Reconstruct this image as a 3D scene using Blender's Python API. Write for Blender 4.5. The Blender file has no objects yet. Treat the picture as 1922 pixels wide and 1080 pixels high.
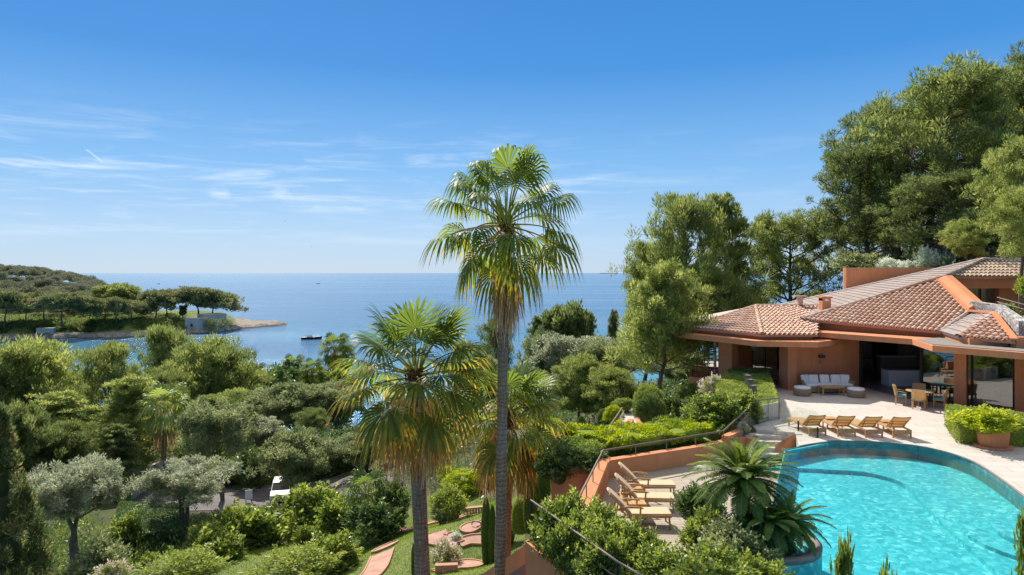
import bpy, math, random
import numpy as np
from mathutils import Vector, Matrix
R = math.radians
sc = bpy.context.scene
C = sc.collection
# ------------------------------------------------------------------ camera, sky, sun, exposure
F = 1281.0; CX = 961.0; HY = 512.0
cd = bpy.data.cameras.new('camera'); cam = bpy.data.objects.new('camera', cd); C.objects.link(cam)
cam.location = (0, 0, 0); cam.rotation_euler = (R(90), 0, 0)
cd.sensor_width = 36; cd.lens = 36 * F / 1922; cd.shift_y = -28 / 1922
cd.clip_start = 0.1; cd.clip_end = 90000
sc.camera = cam
SUN_AZ, SUN_EL = -24.0, 43.0          # azimuth from +Y towards +X
w = bpy.data.worlds.new("World"); sc.world = w; w.use_nodes = True
nt = w.node_tree; N = nt.nodes; Lk = nt.links; N.clear()
def nd(t, **k):
    n = N.new(t)
    for a, b in k.items(): setattr(n, a, b)
    return n
sky = nd('ShaderNodeTexSky', sky_type='NISHITA', sun_disc=False, sun_elevation=R(SUN_EL), sun_rotation=R(SUN_AZ),
         altitude=50, air_density=1.0, dust_density=0.35, ozone_density=2.2)
hsv = nd('ShaderNodeHueSaturation'); hsv.inputs['Saturation'].default_value = 1.22; hsv.inputs['Value'].default_value = 1.0
Lk.new(sky.outputs[0], hsv.inputs['Color'])
tc = nd('ShaderNodeTexCoord'); sep = nd('ShaderNodeSeparateXYZ'); Lk.new(tc.outputs['Generated'], sep.inputs[0])
def mth(op, a, b=None, c=None):
    n = nd('ShaderNodeMath', operation=op)
    for i, x in enumerate((a, b, c)):
        if x is None: continue
        if isinstance(x, (int, float)): n.inputs[i].default_value = x
        else: Lk.new(x, n.inputs[i])
    return n.outputs[0]
az = mth('ARCTAN2', sep.outputs[0], sep.outputs[1]); el = mth('ARCSINE', sep.outputs[2])
def sstep(x, a, b):
    n = nd('ShaderNodeMapRange', interpolation_type='SMOOTHSTEP')
    Lk.new(x, n.inputs[0]); n.inputs[1].default_value = a; n.inputs[2].default_value = b
    return n.outputs[0]
def cnoise(sx, sy, rot, scale, detail, seed):
    cmb = nd('ShaderNodeCombineXYZ'); Lk.new(az, cmb.inputs[0]); Lk.new(el, cmb.inputs[1]); cmb.inputs[2].default_value = seed
    mp = nd('ShaderNodeMapping'); mp.inputs['Rotation'].default_value = (0, 0, rot); mp.inputs['Scale'].default_value = (sx, sy, 1)
    Lk.new(cmb.outputs[0], mp.inputs[0])
    no = nd('ShaderNodeTexNoise'); no.inputs['Scale'].default_value = scale; no.inputs['Detail'].default_value = detail
    no.inputs['Roughness'].default_value = .62; no.inputs['Distortion'].default_value = .5
    Lk.new(mp.outputs[0], no.inputs['Vector']); return no.outputs[0]
c1 = sstep(cnoise(2.2, 22, .07, 1.6, 6, 3.1), .5, .78)
c2 = sstep(cnoise(5, 40, .1, 1.7, 6, 7.7), .48, .8)
band = mth('MULTIPLY', sstep(el, .015, .10), sstep(el, .24, .13))
azf = sstep(az, .35, -.1)
cl = mth('MULTIPLY', mth('MULTIPLY', mth('ADD', c1, mth('MULTIPLY', c2, .5)), band), mth('MULTIPLY_ADD', azf, .8, .2))
cl = mth('MULTIPLY', cl, .7)
def puff(a0, e0, ra, re, k, seed):
    da = mth('DIVIDE', mth('SUBTRACT', az, a0), ra); de = mth('DIVIDE', mth('SUBTRACT', el, e0), re)
    d2 = mth('SQRT', mth('ADD', mth('MULTIPLY', da, da), mth('MULTIPLY', de, de)))
    n_ = cnoise(40, 60, .2, 1.5, 6, seed)
    return mth('MULTIPLY', sstep(mth('ADD', d2, mth('MULTIPLY', n_, 1.6)), 1.6, .75), k)
def dirpx(px, py):
    x = (px - CX) / F; z = (HY - py) / F
    return math.atan2(x, 1), math.asin(z / math.sqrt(1 + x * x + z * z))
for px, py, ra, re, k, s in ((410, 364, .024, .014, .3, 1.3), (531, 360, .030, .017, .3, 2.9)):
    a0, e0 = dirpx(px, py); cl = mth('ADD', cl, puff(a0, e0, ra, re, k, s))
# one short contrail
(a1, e1), (a2, e2) = dirpx(160, 279), dirpx(200, 310)
ln = math.hypot(a2 - a1, e2 - e1); ux, uy = (a2 - a1) / ln, (e2 - e1) / ln
da = mth('SUBTRACT', az, a1); de = mth('SUBTRACT', el, e1)
tt = mth('ADD', mth('MULTIPLY', da, ux), mth('MULTIPLY', de, uy)); ss = mth('ABSOLUTE', mth('SUBTRACT', mth('MULTIPLY', da, uy), mth('MULTIPLY', de, ux)))
ctr = mth('MULTIPLY', mth('MULTIPLY', sstep(ss, .0016, .0002), .4), mth('MULTIPLY', sstep(tt, 0, .004), sstep(tt, ln, ln * .55)))
cl = mth('MINIMUM', mth('ADD', cl, ctr), .8)
rp = nd('ShaderNodeValToRGB'); Lk.new(mth('MULTIPLY', el, 1 / 1.2), rp.inputs[0])
skystops = [(0.0, (.49, .655, .84)), (.05, (.40, .61, .875)), (.12, (.225, .495, .865)), (.24, (.056, .285, .72)), (.36, (.036, .225, .64)), (.50, (.05, .24, .63)), (.72, (.66, .68, .69)), (1, (1, .97, .93))]  # whitish upper stops: unseen overhead brightness added as fill light
while len(rp.color_ramp.elements) < len(skystops): rp.color_ramp.elements.new(.5)
for e_, (p_, c_) in zip(rp.color_ramp.elements, skystops): e_.position = p_; e_.color = (*c_, 1)
rs = nd('ShaderNodeVectorMath', operation='SCALE'); Lk.new(rp.outputs[0], rs.inputs[0]); rs.inputs['Scale'].default_value = 4.6
skymix = nd('ShaderNodeMix', data_type='RGBA'); skymix.inputs[0].default_value = .94; Lk.new(hsv.outputs[0], skymix.inputs[6]); Lk.new(rs.outputs[0], skymix.inputs[7])
mx = nd('ShaderNodeMix', data_type='RGBA'); Lk.new(cl, mx.inputs[0]); Lk.new(skymix.outputs[2], mx.inputs[6]); mx.inputs[7].default_value = (4.3, 4.75, 5.2, 1)
bg = nd('ShaderNodeBackground'); bg.inputs[1].default_value = .15; Lk.new(mx.outputs[2], bg.inputs[0])
wo = nd('ShaderNodeOutputWorld'); Lk.new(bg.outputs[0], wo.inputs[0])
sl = bpy.data.lights.new('sun', 'SUN'); so = bpy.data.objects.new('sun', sl); C.objects.link(so)
sl.energy = 4.6; sl.angle = R(.5); sl.color = (1, .945, .86)
S = Vector((math.sin(R(SUN_AZ)) * math.cos(R(SUN_EL)), math.cos(R(SUN_AZ)) * math.cos(R(SUN_EL)), math.sin(R(SUN_EL))))
so.rotation_euler = S.to_track_quat('Z', 'Y').to_euler()
sc.view_settings.view_transform = 'Standard'; sc.view_settings.look = 'None'; sc.view_settings.gamma = 1
sc.view_settings.exposure = 0.54
cy = sc.cycles
cy.max_bounces = 8; cy.diffuse_bounces = 6; cy.glossy_bounces = 3; cy.transmission_bounces = 6; cy.transparent_max_bounces = 10
cy.caustics_reflective = False; cy.caustics_refractive = False
cy.sample_clamp_indirect = 6; cy.sample_clamp_direct = 14
sc.render.use_persistent_data = False

# ------------------------------------------------------------------ helpers
def Q(px, d, z): return Vector(((px - CX) * d / F, d, z))
def P(px, py, d): return Vector(((px - CX) * d / F, d, (HY - py) * d / F))
def G(px, py, z): return P(px, py, -z * F / (py - HY))
rng = np.random.default_rng(7)
random.seed(7)
def norm(a): return a / np.maximum(np.linalg.norm(a, axis=-1, keepdims=True), 1e-9)

def mesh_np(name, V, Fc, tint=None, smooth=False):
    me = bpy.data.meshes.new(name); V = np.asarray(V, dtype=np.float32); Fc = np.asarray(Fc, dtype=np.int32)
    m, k = Fc.shape
    me.vertices.add(len(V)); me.vertices.foreach_set('co', V.ravel())
    me.loops.add(m * k); me.loops.foreach_set('vertex_index', Fc.ravel())
    me.polygons.add(m); me.polygons.foreach_set('loop_start', np.arange(m, dtype=np.int32) * k)
    if smooth: me.polygons.foreach_set('use_smooth', np.ones(m, dtype=bool))
    me.update(calc_edges=True)
    if tint is not None:
        me.attributes.new('tint', 'FLOAT', 'FACE').data.foreach_set('value', np.asarray(tint, dtype=np.float32))
    return me

class MB:
    """collects polygons of one mesh"""
    def __init__(s): s.v = []; s.f = []; s.t = []; s.sm = []
    def add(s, vs, fs, tint=0.5, smooth=False):
        o = len(s.v); s.v += [tuple(v) for v in vs]
        for f in fs:
            s.f.append([o + i for i in f]); s.t.append(tint); s.sm.append(smooth)
        return s
    def box(s, c, size, rz=0, M=None, tint=.5, taper=1):
        x, y, z = (a / 2 for a in size)
        vs = [Vector((sx * x * (taper if sz > 0 else 1), sy * y * (taper if sz > 0 else 1), sz * z)) for sz in (-1, 1) for sy in (-1, 1) for sx in (-1, 1)]
        m = Matrix.Translation(c) @ Matrix.Rotation(rz, 4, 'Z')
        if M is not None: m = Matrix.Translation(c) @ M
        vs = [m @ v for v in vs]
        return s.add(vs, [(0, 2, 3, 1), (4, 5, 7, 6), (0, 1, 5, 4), (2, 6, 7, 3), (0, 4, 6, 2), (1, 3, 7, 5)], tint)
    def bar(s, a, b, wd, ht, up=Vector((0, 0, 1)), tint=.5):
        a = Vector(a); b = Vector(b); d = (b - a); l = d.length
        if l < 1e-6: return s
        d.normalize(); sd = d.cross(up)
        if sd.length < 1e-4: sd = d.cross(Vector((1, 0, 0)))
        sd.normalize(); u = sd.cross(d)
        vs = [p + sd * (x * wd / 2) + u * (y * ht / 2) for p in (a, b) for y in (-1, 1) for x in (-1, 1)]
        return s.add(vs, [(0, 1, 3, 2), (4, 6, 7, 5), (0, 4, 5, 1), (2, 3, 7, 6), (0, 2, 6, 4), (1, 5, 7, 3)], tint)
    def tube(s, pts, rad, n=8, cap=True, tint=.5):
        pts = [Vector(p) for p in pts]
        if not hasattr(rad, '__len__'): rad = [rad] * len(pts)
        vs = []; ref = Vector((.13, .97, .21))
        for i, p in enumerate(pts):
            d = (pts[min(i + 1, len(pts) - 1)] - pts[max(i - 1, 0)]).normalized()
            a = d.cross(ref)
            if a.length < .05: a = d.cross(Vector((1, 0, 0)))
            a.normalize(); b = d.cross(a)
            for k in range(n):
                t = 2 * math.pi * k / n; vs.append(p + (a * math.cos(t) + b * math.sin(t)) * rad[i])
        fs = [(i * n + k, i * n + (k + 1) % n, (i + 1) * n + (k + 1) % n, (i + 1) * n + k) for i in range(len(pts) - 1) for k in range(n)]
        s.add(vs, fs, tint, True)
        if cap: o = [list(range(n))[::-1], list(range((len(pts) - 1) * n, len(pts) * n))]; s.add(vs, o, tint)
        return s
    def prism(s, poly, z0, z1, tint=.5):
        n = len(poly); a = [(p[0], p[1], z0 if not callable(z0) else z0(p)) for p in poly]; b = [(p[0], p[1], z1 if not callable(z1) else z1(p)) for p in poly]
        return s.add(a + b, [tuple(range(n))[::-1], tuple(range(n, 2 * n))] + [(i, (i + 1) % n, n + (i + 1) % n, n + i) for i in range(n)], tint)
    def wall(s, a, b, th, z0, z1, tint=.5):
        """upright wall whose front face runs a-b; thickness goes to the left of a->b"""
        a = Vector((a[0], a[1])); b = Vector((b[0], b[1])); d = (b - a).normalized(); nn = Vector((-d.y, d.x)) * th
        return s.prism([a, b, b + nn, a + nn], z0, z1, tint)
    def lathe(s, prof, c=(0, 0, 0), n=24, tint=.5, smooth=True):
        vs = [(c[0] + r * math.cos(2 * math.pi * k / n), c[1] + r * math.sin(2 * math.pi * k / n), c[2] + z) for r, z in prof for k in range(n)]
        fs = [(i * n + k, i * n + (k + 1) % n, (i + 1) * n + (k + 1) % n, (i + 1) * n + k) for i in range(len(prof) - 1) for k in range(n)]
        s.add(vs, fs, tint, smooth)
        return s.add(vs, [tuple(range(n))[::-1], tuple(range((len(prof) - 1) * n, len(prof) * n))], tint)
    def mesh(s, name):
        me = bpy.data.meshes.new(name); me.from_pydata(s.v, [], s.f); me.update()
        me.attributes.new('tint', 'FLOAT', 'FACE').data.foreach_set('value', np.array(s.t, dtype=np.float32))
        me.polygons.foreach_set('use_smooth', np.array(s.sm, dtype=bool))
        return me
    def build(s, name, m, parent=None, bevel=0):
        o = link(name, s.mesh(name), m, parent)
        if bevel:
            b = o.modifiers.new('bevel', 'BEVEL'); b.width = bevel; b.segments = 2; b.limit_method = 'ANGLE'; b.angle_limit = R(40)
        return o

def link(name, me, m, parent=None):
    o = bpy.data.objects.new(name, me); C.objects.link(o)
    if m is not None:
        if len(me.materials) == 0: me.materials.append(m)
        elif me.materials[0] is not m:
            o.material_slots[0].link = 'OBJECT'; o.material_slots[0].material = m
    if parent is not None: o.parent = parent
    return o
def tag(o, label=None, cat=None, group=None, kind=None):
    if label: o['label'] = label
    if cat: o['category'] = cat
    if group: o['group'] = group
    if kind: o['kind'] = kind
    return o
def empty(name, loc, rz=0, label=None, cat=None, group=None, sc_=(1, 1, 1)):
    o = bpy.data.objects.new(name, None); C.objects.link(o); o.empty_display_size = .2
    o.location = loc; o.rotation_euler = (0, 0, rz); o.scale = sc_
    return tag(o, label, cat, group)
def copy_tree(o, parent=None):
    c = o.copy(); C.objects.link(c)
    if parent is not None: c.parent = parent
    for ch in list(o.children): copy_tree(ch, c)
    return c

# ------------------------------------------------------------------ materials
def newmat(name):
    m = bpy.data.materials.new(name); m.use_nodes = True; m.node_tree.nodes.clear(); return m
class MT:
    def __init__(s, name): s.m = newmat(name); s.N = s.m.node_tree.nodes; s.L = s.m.node_tree.links
    def n(s, t, ins=None, **k):
        x = s.N.new(t)
        for a, b in k.items(): setattr(x, a, b)
        for a, b in (ins or {}).items():
            if isinstance(b, bpy.types.NodeSocket): s.L.new(b, x.inputs[a])
            else: x.inputs[a].default_value = b
        return x
    def obj(s): return s.n('ShaderNodeTexCoord').outputs['Object']
    def pos(s): return s.n('ShaderNodeNewGeometry').outputs['Position']
    def noise(s, vec, scale, detail=4, rough=.6, dist=0):
        return s.n('ShaderNodeTexNoise', {'Vector': vec, 'Scale': scale, 'Detail': detail, 'Roughness': rough, 'Distortion': dist}).outputs[0]
    def ramp(s, f, stops):
        r = s.n('ShaderNodeValToRGB', {0: f}); e = r.color_ramp.elements
        while len(e) < len(stops): e.new(.5)
        for i, (p, c) in enumerate(stops): e[i].position = p; e[i].color = (*c, 1)
        return r.outputs[0]
    def mix(s, f, a, b, mode='MIX'):
        x = s.n('ShaderNodeMix', data_type='RGBA', blend_type=mode)
        for i, v in ((0, f), (6, a), (7, b)):
            if isinstance(v, bpy.types.NodeSocket): s.L.new(v, x.inputs[i])
            else: x.inputs[i].default_value = v if i == 0 else (*v, 1)
        return x.outputs[2]
    def scale(s, vec, v): return s.n('ShaderNodeMapping', {'Vector': vec, 'Scale': v}).outputs[0]
    def bump(s, h, st, dist): return s.n('ShaderNodeBump', {'Height': h, 'Strength': st, 'Distance': dist}).outputs[0]
    def out(s, sh): s.n('ShaderNodeOutputMaterial', {0: sh}); return s.m
    def pbr(s, col, rough=.7, nrm=None, spec=.4, metal=0, **k):
        d = {'Base Color': col if isinstance(col, bpy.types.NodeSocket) else (*col, 1), 'Roughness': rough, 'Specular IOR Level': spec, 'Metallic': metal}
        if nrm is not None: d['Normal'] = nrm
        d.update(k)
        return s.n('ShaderNodeBsdfPrincipled', d).outputs[0]

def simple(name, c1, c2, scale=2, rough=.7, bump=0, bscale=20, spec=.35, metal=0, detail=6, tint=0):
    t = MT(name); v = t.pos()
    f = t.ramp(t.noise(v, scale, detail), [(.3, (0, 0, 0)), (.7, (1, 1, 1))])
    col = t.mix(f, c1, c2)
    if tint:
        a = t.n('ShaderNodeAttribute', attribute_name='tint').outputs['Fac']
        col = t.mix(t.n('ShaderNodeMath', {0: a, 1: tint}, operation='MULTIPLY').outputs[0], col, tuple(x * 1.9 for x in c2))
    nb = t.bump(t.noise(v, bscale, 4), bump, .02) if bump else None
    return t.out(t.pbr(col, rough, nb, spec, metal))

def leafmat(name, stops, trans=.48, rough=.5, spec=.25, big=.35, bigscale=.5, gain=1.8):
    """stops along tint 0..1; a slow noise shifts hue between patches of foliage"""
    t = MT(name)
    a = t.n('ShaderNodeAttribute', attribute_name='tint').outputs['Fac']
    col = t.ramp(a, [(p_, tuple(min(.8, x * gain) for x in c_)) for p_, c_ in stops])
    g = t.noise(t.pos(), bigscale, 2)
    col2 = t.n('ShaderNodeHueSaturation', {'Hue': .485, 'Saturation': .9, 'Value': 1.35, 'Color': col}).outputs[0]
    f = t.n('ShaderNodeMapRange', {0: g, 1: .4, 2: .65, 3: 0, 4: big}).outputs[0]
    col = t.mix(f, col, col2)
    pb = t.pbr(col, rough, None, spec)
    tcol = t.n('ShaderNodeHueSaturation', {'Hue': .48, 'Saturation': 1.1, 'Value': 1.9, 'Color': col}).outputs[0]
    tr = t.n('ShaderNodeBsdfTranslucent', {'Color': tcol}).outputs[0]
    return t.out(t.n('ShaderNodeMixShader', {0: trans, 1: pb, 2: tr}).outputs[0])

M = {}
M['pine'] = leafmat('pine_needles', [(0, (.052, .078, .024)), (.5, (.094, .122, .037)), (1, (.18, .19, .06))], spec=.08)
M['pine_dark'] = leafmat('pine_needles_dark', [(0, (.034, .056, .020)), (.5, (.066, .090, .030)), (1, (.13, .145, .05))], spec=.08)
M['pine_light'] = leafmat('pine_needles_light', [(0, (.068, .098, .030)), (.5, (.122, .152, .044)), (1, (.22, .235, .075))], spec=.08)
M['pine_far'] = leafmat('pine_needles_far', [(0, (.062, .078, .036)), (.5, (.098, .112, .046)), (1, (.17, .17, .062))], trans=.3, big=.5, bigscale=.03)
M['wood_far'] = leafmat('far_wood_leaves', [(0, (.066, .076, .052)), (.5, (.098, .106, .064)), (1, (.15, .15, .08))], trans=.25, big=.5, bigscale=.02)
M['olive'] = leafmat('olive_leaves', [(0, (.09, .105, .06)), (.5, (.155, .172, .105)), (1, (.29, .295, .21))], trans=.4, rough=.5, spec=.25)
M['olive_green'] = leafmat('olive_leaves_green', [(0, (.058, .08, .034)), (.5, (.108, .132, .058)), (1, (.21, .22, .105))], trans=.4, spec=.18)
M['shrub'] = leafmat('shrub_leaves', [(0, (.04, .068, .016)), (.5, (.088, .130, .026)), (1, (.20, .24, .055))], trans=.46, rough=.36, spec=.5, gain=1.55)
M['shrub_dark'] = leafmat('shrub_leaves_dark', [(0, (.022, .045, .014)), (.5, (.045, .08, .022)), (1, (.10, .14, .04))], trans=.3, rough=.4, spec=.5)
M['lime'] = leafmat('lime_leaves', [(0, (.10, .15, .014)), (.5, (.20, .255, .02)), (1, (.36, .39, .04))], trans=.4, gain=1.4)
M['hedge'] = leafmat('hedge_leaves', [(0, (.07, .10, .022)), (.5, (.13, .17, .032)), (1, (.24, .26, .06))], trans=.3)
M['cypress'] = leafmat('cypress_leaves', [(0, (.028, .048, .018)), (.5, (.06, .085, .028)), (1, (.26, .23, .09))], trans=.35, gain=1.7)
M['topiary'] = leafmat('topiary_leaves', [(0, (.04, .07, .018)), (.5, (.07, .11, .025)), (1, (.13, .17, .04))], trans=.25)
M['silver'] = leafmat('silver_leaves', [(0, (.16, .19, .13)), (.5, (.30, .33, .25)), (1, (.5, .52, .43))], trans=.3)
M['flower'] = leafmat('flowering_leaves', [(0, (.08, .13, .03)), (.6, (.2, .22, .09)), (.8, (.45, .3, .33)), (1, (.6, .42, .42))], trans=.3)
M['palm'] = leafmat('palm_fronds', [(0, (.05, .085, .022)), (.4, (.10, .155, .03)), (.6, (.18, .22, .035)), (.75, (.40, .30, .04)), (1, (.36, .22, .09))], trans=.5, rough=.45, spec=.2, big=.2, gain=1.15)
M['palm_light'] = leafmat('pale_palm_fronds', [(0, (.09, .13, .03)), (.4, (.15, .20, .05)), (.6, (.22, .25, .07)), (.75, (.42, .34, .12)), (1, (.42, .30, .16))], trans=.45, rough=.5, spec=.3, big=.2, gain=1.5)
M['palm_dry'] = leafmat('dry_palm_fronds', [(0, (.20, .12, .055)), (.5, (.34, .22, .11)), (1, (.48, .35, .2))], trans=.3, big=.2)
M['cycad'] = leafmat('cycad_fronds', [(0, (.045, .075, .016)), (.5, (.09, .14, .025)), (1, (.18, .24, .05))], trans=.4, rough=.45, spec=.35, big=.2, gain=1.5)
M['grass'] = leafmat('grass_blades', [(0, (.07, .13, .014)), (.5, (.12, .19, .02)), (1, (.22, .27, .05))], trans=.35, gain=1.3)
def barkmat(name, c1, c2, ring=0):
    t = MT(name); v = t.obj()
    f = t.noise(t.scale(v, (3, 3, 1)), 4, 6)
    col = t.mix(t.ramp(f, [(.35, (0, 0, 0)), (.65, (1, 1, 1))]), c1, c2)
    h = t.noise(t.scale(v, (8, 8, 2)), 3, 5)
    if ring:
        wv = t.n('ShaderNodeTexWave', {'Vector': v, 'Scale': ring, 'Distortion': 1.6, 'Detail': 3, 'Detail Scale': 2}, bands_direction='Z').outputs['Fac']
        col = t.mix(t.n('ShaderNodeMapRange', {0: wv, 1: .0, 2: .35, 3: .6, 4: 0}).outputs[0], col, tuple(x * .35 for x in c1)); h = wv
    return t.out(t.pbr(col, .9, t.bump(h, .7, .04), .2))
M['bark'] = barkmat('pine_bark', (.085, .062, .048), (.2, .15, .115))
M['bark_olive'] = barkmat('olive_bark', (.09, .078, .06), (.22, .19, .15))
def palmbark():
    t = MT('palm_bark'); v = t.obj(); wob = t.noise(v, 2.2, 4)
    z = t.n('ShaderNodeSeparateXYZ', {0: v}).outputs[2]
    ph = t.n('ShaderNodeMath', {0: t.n('ShaderNodeMath', {0: z, 1: 52.0}, operation='MULTIPLY').outputs[0], 1: t.n('ShaderNodeMath', {0: wob, 1: 22.0}, operation='MULTIPLY').outputs[0]}, operation='ADD').outputs[0]
    rg = t.n('ShaderNodeMath', {0: ph}, operation='SINE').outputs[0]
    fib = t.noise(t.scale(v, (14, 14, .8)), 3, 6); pat = t.noise(v, .9, 5)
    col = t.mix(t.ramp(fib, [(.35, (0, 0, 0)), (.65, (1, 1, 1))]), (.22, .135, .08), (.43, .30, .195))
    col = t.mix(t.n('ShaderNodeMapRange', {0: rg, 1: .55, 2: 1, 3: 0, 4: .5}).outputs[0], col, (.07, .05, .038))
    col = t.mix(t.n('ShaderNodeMapRange', {0: pat, 1: .5, 2: .7, 3: 0, 4: .55}).outputs[0], col, (.36, .31, .26))
    h = t.n('ShaderNodeMath', {0: fib, 1: t.n('ShaderNodeMath', {0: rg, 1: -.35}, operation='MULTIPLY').outputs[0]}, operation='ADD').outputs[0]
    return t.out(t.pbr(col, .9, t.bump(h, .8, .03), .15))
M['bark_palm'] = palmbark()
M['bark_red'] = barkmat('palm_boot_bark', (.12, .045, .025), (.24, .12, .06), ring=2)
def terracotta():
    t = MT('terracotta_render'); v = t.pos()
    f = t.noise(v, 1.1, 8, .7); col = t.mix(t.ramp(f, [(.35, (0, 0, 0)), (.65, (1, 1, 1))]), (.58, .225, .097), (.66, .27, .125))
    st = t.noise(t.scale(v, (5, 5, .35)), 1.5, 5)
    col = t.mix(t.n('ShaderNodeMapRange', {0: st, 1: .5, 2: .75, 3: 0, 4: .4}).outputs[0], col, (.36, .15, .08))
    return t.out(t.pbr(col, .85, t.bump(t.noise(v, 60, 3), .25, .006), .25))
M['terra'] = terracotta()
def tilemat(name, a, b, c):
    t = MT(name); at = t.n('ShaderNodeAttribute', attribute_name='tint').outputs['Fac']
    col = t.ramp(at, [(0, a), (.5, b), (1, c)])
    f = t.noise(t.pos(), 7, 5); col = t.mix(t.n('ShaderNodeMapRange', {0: f, 1: .5, 2: .75, 3: 0, 4: .3}).outputs[0], col, (.56, .44, .36))
    return t.out(t.pbr(col, .85, None, .2))
M['tile'] = tilemat('clay_tile', (.46, .24, .155), (.61, .40, .285), (.72, .56, .43))
M['tile_grey'] = tilemat('weathered_clay_tile', (.42, .33, .285), (.50, .41, .355), (.58, .49, .43))
M['tile_pale'] = tilemat('pale_clay_tile', (.40, .25, .165), (.54, .40, .29), (.64, .52, .40))
def paving(name, c1, c2, cj, sx, sy, rot):
    t = MT(name); v = t.n('ShaderNodeMapping', {'Vector': t.pos(), 'Rotation': (0, 0, rot)}).outputs[0]
    br = t.n('ShaderNodeTexBrick', {'Vector': v, 'Color1': (*c1, 1), 'Color2': (*c2, 1), 'Mortar': (*cj, 1), 'Scale': 1, 'Mortar Size': .012, 'Brick Width': sx, 'Row Height': sy}, offset=.5)
    f = t.noise(t.pos(), 1.3, 6); col = t.mix(t.n('ShaderNodeMapRange', {0: f, 1: .4, 2: .75, 3: 0, 4: .5}).outputs[0], br.outputs[0], tuple(x * .78 for x in c2))
    return t.out(t.pbr(col, .75, t.bump(br.outputs['Fac'], -.3, .01), .3))
M['stone'] = paving('pale_stone_paving', (.53, .465, .40), (.60, .535, .47), (.30, .255, .215), 1.2, .6, R(12))
M['deck'] = paving('weathered_decking', (.40, .33, .25), (.47, .40, .31), (.16, .12, .09), 2.4, .13, R(-3))
M['path'] = paving('grey_path_paving', (.38, .34, .31), (.43, .39, .355), (.28, .25, .22), .8, .5, R(35))
def watermat():
    t = MT('pool_water'); v = t.pos()
    n1 = t.noise(v, 6.5, 3, .6, .6); n2 = t.noise(v, 17, 3, .6, .8)
    h = t.n('ShaderNodeMath', {0: n1, 1: n2}, operation='ADD').outputs[0]
    b = t.bump(h, .22, .018)
    gl = t.n('ShaderNodeBsdfGlossy', {'Color': (1, 1, 1, 1), 'Roughness': .03, 'Normal': b}).outputs[0]
    tr = t.n('ShaderNodeBsdfTransparent', {'Color': (.62, .93, .96, 1)}).outputs[0]
    lw_ = t.n('ShaderNodeLayerWeight', {'Blend': .5, 'Normal': b}).outputs['Facing']; fr = t.n('ShaderNodeMath', {0: t.n('ShaderNodeMath', {0: lw_, 1: 5.0}, operation='POWER').outputs[0], 1: .96, 2: .02}, operation='MULTIPLY_ADD').outputs[0]
    return t.out(t.n('ShaderNodeMixShader', {0: t.n('ShaderNodeMath', {0: fr, 1: .9}, operation='MULTIPLY').outputs[0], 1: tr, 2: gl}).outputs[0])
M['water'] = watermat()
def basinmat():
    t = MT('pool_mosaic_caustics'); v = t.pos()
    # glass mosaic in mixed turquoise; pale and deep pieces paint in dancing water light
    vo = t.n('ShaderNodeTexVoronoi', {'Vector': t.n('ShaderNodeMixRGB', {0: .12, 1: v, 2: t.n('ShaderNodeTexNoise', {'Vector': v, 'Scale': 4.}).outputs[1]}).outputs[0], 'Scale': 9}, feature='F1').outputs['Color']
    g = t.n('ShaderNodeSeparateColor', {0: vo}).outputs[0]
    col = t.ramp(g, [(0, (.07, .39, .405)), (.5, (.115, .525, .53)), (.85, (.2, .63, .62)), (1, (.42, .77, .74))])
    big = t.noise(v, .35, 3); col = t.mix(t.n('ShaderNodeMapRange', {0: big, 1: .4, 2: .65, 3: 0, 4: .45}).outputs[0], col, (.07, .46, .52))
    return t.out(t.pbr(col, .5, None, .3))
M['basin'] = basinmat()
def seamat():
    t = MT('sea_water'); v = t.pos(); sp = t.n('ShaderNodeSeparateXYZ', {0: v})
    wv = t.noise(t.scale(v, (.35, .6, 1)), 1.0, 5, .62, .3)
    wv2 = t.noise(t.scale(v, (.02, .05, 1)), 1, 4)
    h = t.n('ShaderNodeMath', {0: wv, 1: t.n('ShaderNodeMath', {0: wv2, 1: 2.5}, operation='MULTIPLY').outputs[0]}, operation='ADD').outputs[0]
    b = t.bump(h, .55, .75)
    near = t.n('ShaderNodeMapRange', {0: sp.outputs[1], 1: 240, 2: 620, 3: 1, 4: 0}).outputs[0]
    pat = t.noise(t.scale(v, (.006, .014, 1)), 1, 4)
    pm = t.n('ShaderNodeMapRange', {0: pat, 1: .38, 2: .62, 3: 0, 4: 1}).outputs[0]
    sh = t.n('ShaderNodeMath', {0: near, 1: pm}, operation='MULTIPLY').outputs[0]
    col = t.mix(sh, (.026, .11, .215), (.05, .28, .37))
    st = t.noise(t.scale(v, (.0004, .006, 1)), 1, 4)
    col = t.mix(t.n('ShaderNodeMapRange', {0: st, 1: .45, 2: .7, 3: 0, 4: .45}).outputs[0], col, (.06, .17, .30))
    rg = t.n('ShaderNodeMapRange', {0: st, 1: .4, 2: .7, 3: .2, 4: .1}).outputs[0]
    return t.out(t.pbr(col, rg, b, .3))
M['sea'] = seamat()
def glassmat(name, tint, k=1.0, base=.0):
    t = MT(name)
    lw_ = t.n('ShaderNodeLayerWeight', {'Blend': .5}).outputs['Facing']; fr = t.n('ShaderNodeMath', {0: t.n('ShaderNodeMath', {0: lw_, 1: 5.0}, operation='POWER').outputs[0], 1: .96, 2: .04}, operation='MULTIPLY_ADD').outputs[0]
    f = t.n('ShaderNodeMath', {0: fr, 1: k, 2: base}, operation='MULTIPLY_ADD').outputs[0]
    return t.out(t.n('ShaderNodeMixShader', {0: f, 1: t.n('ShaderNodeBsdfTransparent', {'Color': (*tint, 1)}).outputs[0], 2: t.n('ShaderNodeBsdfGlossy', {'Roughness': .01}).outputs[0]}).outputs[0])
M['glass'] = glassmat('clear_glass', (.93, .975, .965), .75, .0)
M['window'] = glassmat('window_glass', (.55, .62, .6), 2.0, .12)
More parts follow.
